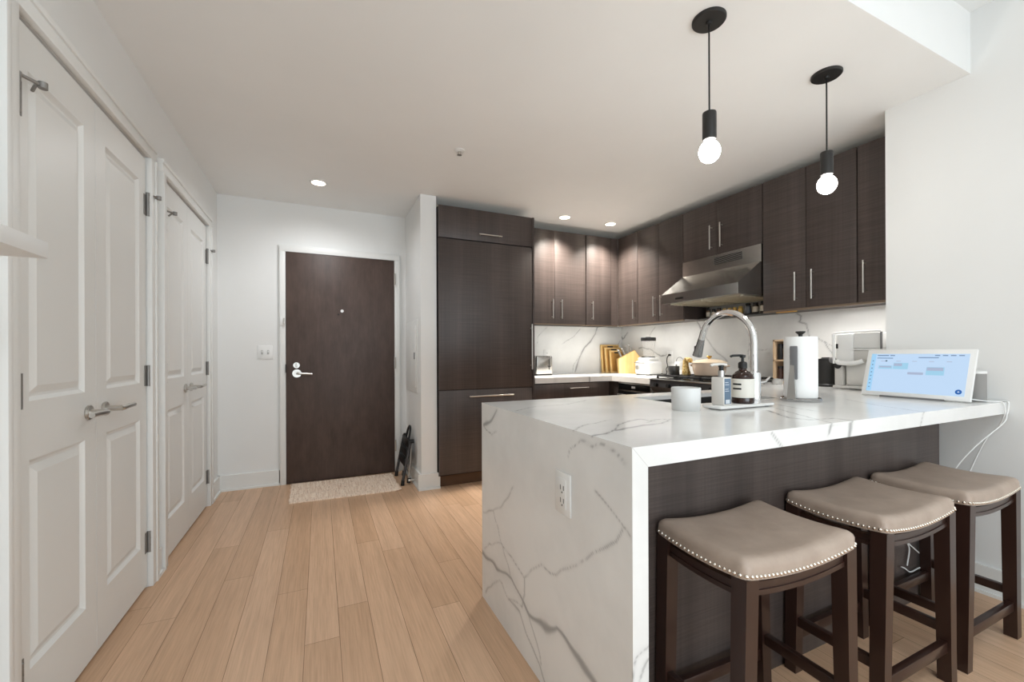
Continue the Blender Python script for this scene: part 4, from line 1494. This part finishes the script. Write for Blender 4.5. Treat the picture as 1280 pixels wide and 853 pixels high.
# cutting boards leaning on the back wall in the corner
for x0, x1, h, yb, lb in ((3.03, 3.30, .335, 4.075, 'tallest bamboo cutting board, at the back of the leaning stack'), (3.055, 3.31, .30, 4.03, 'middle bamboo cutting board of the leaning stack'), (3.09, 3.30, .265, 3.985, 'smallest bamboo cutting board, at the front of the stack')):
    ln = math.atan2(.030, h)
    t = thing('cutting_board', lb, 'cutting board', ((x0 + x1) / 2, yb, Z), 'bamboo cutting boards')
    bmx = Matrix.Translation((0, yb, Z + .0004)) @ Matrix.Rotation(-ln, 4, 'X')
    MB().box(x0, x1, 0, .018, 0, h, .005, mtx=bmx).build('board', BAMBOO, t)
    MB().box(x0 + .02, x1 - .02, -.001, .0005, .02, h - .02, .0, mtx=bmx).build('juice_groove', mat('bamboo_groove', (190, 142, 74), .6), t)
    MB().box((x0 + x1) / 2 - .04, (x0 + x1) / 2 + .04, -.0018, .0008, h - .035, h - .018, mtx=bmx).build('grip_slot', WOODB, t)

kb = thing('knife_block', 'slanted bamboo knife block in the counter corner', 'knife block', (3.22, 3.83, Z))
KM = Matrix.Translation((3.225, 3.835, 0)) @ Matrix.Rotation(R(-28), 4, 'Z')
b2 = MB().prism([(-.12, Z), (.12, Z), (.12, Z + .17), (.055, Z + .265), (-.13, Z + .165)], 'y', -.06, .06, .003)
bmesh.ops.transform(b2.bm, matrix=KM, verts=b2.bm.verts)
b2.build('block', BAMBOO, kb)
kn_l = [(-.085, -.025), (-.085, .025), (-.045, -.025), (-.045, .025), (-.005, 0), (.03, -.025), (.03, .025)]
for i, (u, v) in enumerate(kn_l[:6]):
    zb = Z + .165 + (u + .13) / .185 * .10
    p0 = KM @ Vector((u, v, zb - .006))
    p1 = KM @ Vector((u - .035, v, zb + .075))
    t = thing('knife', ['steel handled knife at the low front left of the block', 'steel handled knife at the low front right of the block', 'steel handled knife second row left in the block', 'steel handled knife second row right in the block',
                        'steel handled knife in the middle of the block', 'steel handled knife at the high back of the block'][i], 'knife', p0, 'knives in the block')
    MB().tube([p0, p0.lerp(p1, .5), p1], .0075, 10, 2).build('handle', HINGE, t)
    MB().sphere(p1, .0095, u=12, v=8).build('end_cap', CHROME, t)

bl = thing('blender', 'white blender base with clear jar and black lid', 'blender', (3.20, 3.46, Z))
bx, by = 3.16, 3.45
MB().box(bx - .10, bx + .10, by - .105, by + .105, Z + .004, Z + .15, .03, 4).box(bx - .07, bx + .07, by - .085, by + .085, Z + .145, Z + .185, .014, 3).build('base', mat('blender_white', (216, 216, 214), .3), bl)
MB().lathe([(0, .184), (.068, .184), (.070, .188), (.066, .195), (0, .195)], (bx, by, Z), 32).build('jar_collar', BLACK, bl)
MB().lathe([(.055, .195), (.057, .22), (.073, .36), (.0715, .36), (.0555, .222), (.0535, .195)], (bx, by, Z), 36).build('jar', mat('jar_plastic', (250, 250, 250), .04, trans=.97, ior=1.08), bl)
MB().lathe([(0, .36), (.076, .36), (.077, .365), (.077, .392), (.074, .396), (.03, .396), (.028, .402), (0, .402)], (bx, by, Z), 36).build('lid', BLACK, bl)
MB().cyl((bx - .097, by + .05, Z + .08), (bx - .115, by + .05, Z + .08), .026, .023, 28, .002).build('dial', NICKEL, bl)
MB().box(bx - .104, bx - .098, by - .06, by + .10, Z + .128, Z + .134).build('seam_line', GREYM, bl)
MB().box(bx - .08, bx - .04, by - .10, by - .05, Z, Z + .006).box(bx - .08, bx - .04, by + .05, by + .10, Z, Z + .006).box(bx + .04, bx + .08, by - .1, by + .1, Z, Z + .006).build('foot', BLACK, bl)
MB().tube([(3.352, 3.335, 1.125), (3.338, 3.335, 1.125), (3.325, 3.35, 1.10), (3.315, 3.345, 1.05), (3.31, 3.33, 1.01), (3.31, 3.35, .975), (3.31, 3.34, .93), (3.29, 3.36, .922), (3.262, 3.40, .93)], .0045, 10, 5).box(3.332, 3.352, 3.322, 3.348, 1.117, 1.133, .004).build('cord', BLACK, bl)

tc = single('pepper_mill', MB().lathe([(0, 0), (.05, 0), (.052, .004), (.052, .075), (.05, .078), (.046, .078), (.045, .02), (0, .02)], (2.985, 2.93, .9465), 32), mat('dark_glass_cup', (66, 66, 66), .25), 'small dark grey cup at the left end of the range grates', 'cup', origin=(2.985, 2.93, .9465))
tc.name = 'dark_cup'

wc = thing('canister', 'white canister with grey wire handle on counter just left of the range', 'canister', (3.22, 3.07, .915))
q_ = (3.22, 3.07, .915)
MB().lathe([(0, 0), (.052, 0), (.055, .004), (.055, .06), (.051, .066), (0, .066)], q_, 32).build('base', WHITEG, wc)
MB().lathe([(0, .066), (.052, .066), (.054, .07), (.054, .14), (.050, .146), (0, .146)], q_, 32).build('upper_pot', WHITEP, wc)
MB().tube([(q_[0] - .01, q_[1] + .045 * math.cos(a), q_[2] + .146 + .045 * math.sin(a)) for a in [k * math.pi / 12 for k in range(13)]], .004, 8).build('bail_handle', mat('wire_handle', (150, 150, 150), .4), wc)
MB().box(q_[0] - .062, q_[0] - .052, q_[1] - .008, q_[1] + .008, q_[2] + .05, q_[2] + .12, .003).build('latch', GREYM, wc)

du = thing('dutch_oven', 'cream enamel dutch oven with lid on the range', 'pot', (3.05, 2.62, .947))
cen = (3.06, 2.60, .947)
cream = mat('cream_enamel', (226, 202, 180), .2)
MB().lathe([(0, 0), (.105, 0), (.118, .008), (.132, .05), (.138, .108), (.136, .110), (0, .110)], cen, 44).build('body', cream, du)
MB().lathe([(0, .110), (.142, .110), (.143, .116), (.125, .128), (.08, .141), (.02, .147), (0, .147)], cen, 44).build('lid', mat('cream_lid', (238, 218, 192), .2), du)
MB().lathe([(0, .146), (.010, .146), (.010, .156), (.021, .161), (.022, .168), (.018, .173), (0, .174)], cen, 24).build('knob', BRASS, du)
for s_ in (-1, 1):
    MB().tube([(cen[0] - .035, cen[1] + s_ * .128, cen[2] + .085), (cen[0] - .03, cen[1] + s_ * .168, cen[2] + .09), (cen[0] + .03, cen[1] + s_ * .168, cen[2] + .09), (cen[0] + .035, cen[1] + s_ * .128, cen[2] + .085)], .009, 10, 4).build('handle', cream, du)

# yellow cloth hanging over the pot's left handle


def cloth():
    m = mat('yellow_cloth', (216, 186, 112), .85)
    k = NT(m)
    f = k.noise(k.mapping((60, 60, 60)), 1.0, 3)
    k.base(k.ramp(f, [(.35, lin((176, 136, 58))), (.6, lin((232, 208, 150)))]))
    b = bmesh.new()
    nU, nV = 10, 16
    g_ = []
    for j in range(nV + 1):
        t = j / nV
        row = []
        for i in range(nU + 1):
            u = i / nU - .5
            x = 2.985 + u * .06 + .006 * math.sin(9 * t + 4 * u)
            ang = t * 3.3
            if t < .45:
                y = 2.778 + .012 * math.sin(7 * u) + .02 * t
                z = .9475 + .135 * (t / .45)
            elif t < .6:
                y = 2.787 - (t - .45) / .15 * .04
                z = 1.0825 + .02 * math.sin((t - .45) / .15 * math.pi)
            else:
                y = 2.747 + .004 * math.sin(8 * u)
                z = 1.0825 - (t - .6) / .4 * .022
            row.append(b.verts.new((x, y + .012 * math.sin(10 * u + 3 * t), z)))
        g_.append(row)
    for j in range(nV):
        for i in range(nU):
            b.faces.new((g_[j][i], g_[j][i + 1], g_[j + 1][i + 1], g_[j + 1][i]))
    mb = MB()
    mb._merge(b)
    o = mb.build('pot_holder', m, angle=80)
    md = o.modifiers.new('thickness', 'SOLIDIFY')
    md.thickness = .006
    return tag(o, 'yellow patterned cloth draped over the left handle of cream pot', 'cloth')


cloth()

# ================================================================ LEFT AND BACK WALL THINGS
single('floating_shelf', MB().box(XL, -.565, .25, 1.318, 1.368, 1.405, .002), WHITEP, 'white floating shelf at the left edge on the closet wall', 'shelf', origin=(-.68, .8, 1.368))
lsw = thing('light_switch', 'white double light switch on the wall left of entry door', 'switch', (-.433, YB, 1.108))
MB().box(-.491, -.376, YB - .006, YB - .0002, 1.108, 1.226, .002).build('plate', WHITEP, lsw)
for x in (-.457, -.411):
    r_ = MB().box(x - .008, x + .008, YB - .0085, YB - .0055, 1.148, 1.186, .001).build('rocker', mat('switch_grey', (196, 196, 194), .5), lsw)  # rocker slightly greyer than its plate
    MB().box(x - .004, x + .004, YB - .016, YB - .008, 1.165, 1.178, .002).build('toggle', WHITEP, r_)

ap = thing('access_panel', 'white breaker panel door on the partition wall by entry door', 'panel', (.773, 3.9, .81))
MB().box(.764, .7728, 3.655, 4.16, .808, 1.443, .003).build('frame', TRIM, ap)
po = MB().box(.757, .765, 3.70, 4.115, .85, 1.40, .004).build('door', TRIM, ap)
MB().box(.752, .758, 3.715, 3.74, 1.10, 1.16, .002).build('latch', GREYM, po)

# step ladder, folded and leaning on the partition
sl = thing('step_ladder', 'folded black step ladder leaning on the partition by entry door', 'step ladder', (.70, 3.9, 0))
LY0, LY1 = 3.735, 4.055
DARKST = mat('ladder_steel', (78, 78, 80), .4, .6)
for y in (LY0, LY1):
    MB().tube([(.652, y, .035), (.690, y, .22), (.724, y, .385)], .0125, 12, 2).build('front_leg', DARKST, sl)
hl = MB().tube([(.724, LY0 + .1, .37), (.737, LY0 + .105, .44), (.744, LY0 + .13, .475), (.745, 3.895, .487), (.744, LY1 - .13, .475), (.737, LY1 - .105, .44), (.724, LY1 - .1, .37)], .010, 12, 5)
hl.build('grab_rail', BLACK, sl)
rr_ = MB()
for y in (LY0 + .05, LY1 - .02):
    MB().tube([(.715, y, .035), (.728, y, .2), (.737, y, .385)], .0105, 12, 2).build('rear_leg', STEEL, sl)
rr_.cyl((.719, LY0 + .05, .09), (.719, LY1 - .02, .09), .006, seg=10)
rr_.build('rear_brace', STEEL, sl)
for z in (.19, .27, .35):
    x = .652 + (z - .035) / .35 * .072
    MB().box(x - .012, x + .012, LY0 + .012, LY1 - .012, z - .04, z + .035, .004).build('tread', BLACK, sl)
for x, y in ((.652, LY0), (.652, LY1), (.715, LY0 + .05), (.715, LY1 - .02)):
    MB().cyl((x - .003, y, 0), (x + .002, y, .045), .0165, .015, 14).build('rubber_foot', BLACK, sl)
for y in (LY0, LY1):
    MB().cyl((.715, y - .016, .382), (.745, y - .016, .382), .018, seg=16).build('hinge_cap', BLACK, sl)

ds = thing('door_stop', 'small white spring door stop on the partition baseboard', 'door stop', (.757, 3.66, .045))
MB().cyl((.757, 3.66, .06), (.70, 3.66, .06), .006, seg=12).build('spring', NICKEL, ds)
MB().cyl((.70, 3.66, .06), (.688, 3.66, .06), .009, seg=14, bev=.002).build('tip', WHITEP, ds)

# jute rug, slightly skewed, its right end lifting a little
bm_ = bmesh.new()
nx_, ny_ = 60, 40
g_ = []
c00, c10, c11, c01 = Vector((-.222, 3.632, 0)), Vector((.615, 3.598, 0)), Vector((.612, 4.135, 0)), Vector((-.235, 4.17, 0))
for j in range(ny_ + 1):
    row = []
    for i in range(nx_ + 1):
        u, v = i / nx_, j / ny_
        p = c00.lerp(c10, u).lerp(c01.lerp(c11, u), v)
        p.z = .0085 + .004 * math.sin(u * 120) * .3 + .012 * max(0, (u - .9) / .1) ** 2 * (.4 + .6 * math.sin(v * 5 + 1) ** 2) + .0012 * math.sin(v * 170)
        p.x += .004 * math.sin(v * 25 + 1) if i in (0, nx_) else 0
        row.append(bm_.verts.new(p))
    g_.append(row)
for j in range(ny_):
    for i in range(nx_):
        bm_.faces.new((g_[j][i], g_[j][i + 1], g_[j + 1][i + 1], g_[j + 1][i]))
mb = MB()
mb._merge(bm_)
ru = mb.build('door_mat', RUG, angle=80)
md = ru.modifiers.new('thickness', 'SOLIDIFY')
md.thickness = .008
md.offset = -1
tag(ru, 'tan woven jute mat in front of the entry door', 'rug')

# ================================================================ LIGHT FITTINGS
for x, y, lb in ((-.006, 3.63, 'round recessed ceiling light near the entry door'), (2.207, 3.566, 'round recessed ceiling light over back counter, nearer the refrigerator'), (2.758, 3.561, 'round recessed ceiling light over back counter, nearer the corner')):
    t = thing('recessed_light', lb, 'ceiling light', (x, y, ZC), 'recessed ceiling lights')
    MB().lathe([(.048, 0), (.066, 0), (.066, -.003), (.062, -.005), (.05, -.006), (.048, 0)], (x, y, ZC), 36).build('trim_ring', WHITEP, t)
    MB().lathe([(0, -.004), (.049, -.004), (.049, -.0005), (0, -.0005)], (x, y, ZC), 36).build('lens', SPOTE, t)
    lo = lamp('recessed_lamp', 'SPOT', (x, y, ZC - .02), ENTRY_W if x < 1 else KITCHEN_W, (.94, .97, 1.0) if x < 1 else (1.0, .94, .85), (0, 0, 0), spot_size=R(168 if x < 1 else 116), spot_blend=1.0, shadow_soft_size=.05)

for x, y, lb in ((1.435, 1.214, 'black pendant bulb lamp over the peninsula, nearer the marble end'), (2.238, 1.22, 'black pendant bulb lamp over the peninsula, nearer the right wall')):
    t = thing('pendant_lamp', lb, 'pendant lamp', (x, y, ZC), 'pendant lamps')
    MB().lathe([(0, 0), (.064, 0), (.064, -.008), (.060, -.012), (.012, -.013), (.010, -.022), (0, -.022)], (x, y, ZC), 40).build('canopy', BLACKM, t)
    MB().cyl((x, y, ZC - .02), (x, y, 2.115), .0035, seg=10).build('cord', BLACK, t)
    MB().lathe([(0, 0), (.016, 0), (.0255, -.003), (.0265, -.006), (.0265, -.112), (.025, -.114), (0, -.114)], (x, y, 2.12), 28).build('socket', BLACKM, t)
    MB().sphere((x, y, 1.960), .0405, (1, 1, 1.1), 32, 18).build('bulb', BULB, t)

sp_ = thing('sprinkler', 'small white fire sprinkler on the ceiling', 'sprinkler', (.845, 2.677, ZC))
MB().lathe([(0, 0), (.035, 0), (.034, -.004), (.014, -.008), (0, -.008)], (.845, 2.677, ZC), 28).build('escutcheon', WHITEP, sp_)
MB().cyl((.845, 2.677, ZC - .008), (.845, 2.677, ZC - .03), .007, seg=12).lathe([(0, -.030), (.016, -.030), (.016, -.032), (0, -.032)], (.845, 2.677, ZC), 16).build('head', NICKEL, sp_)
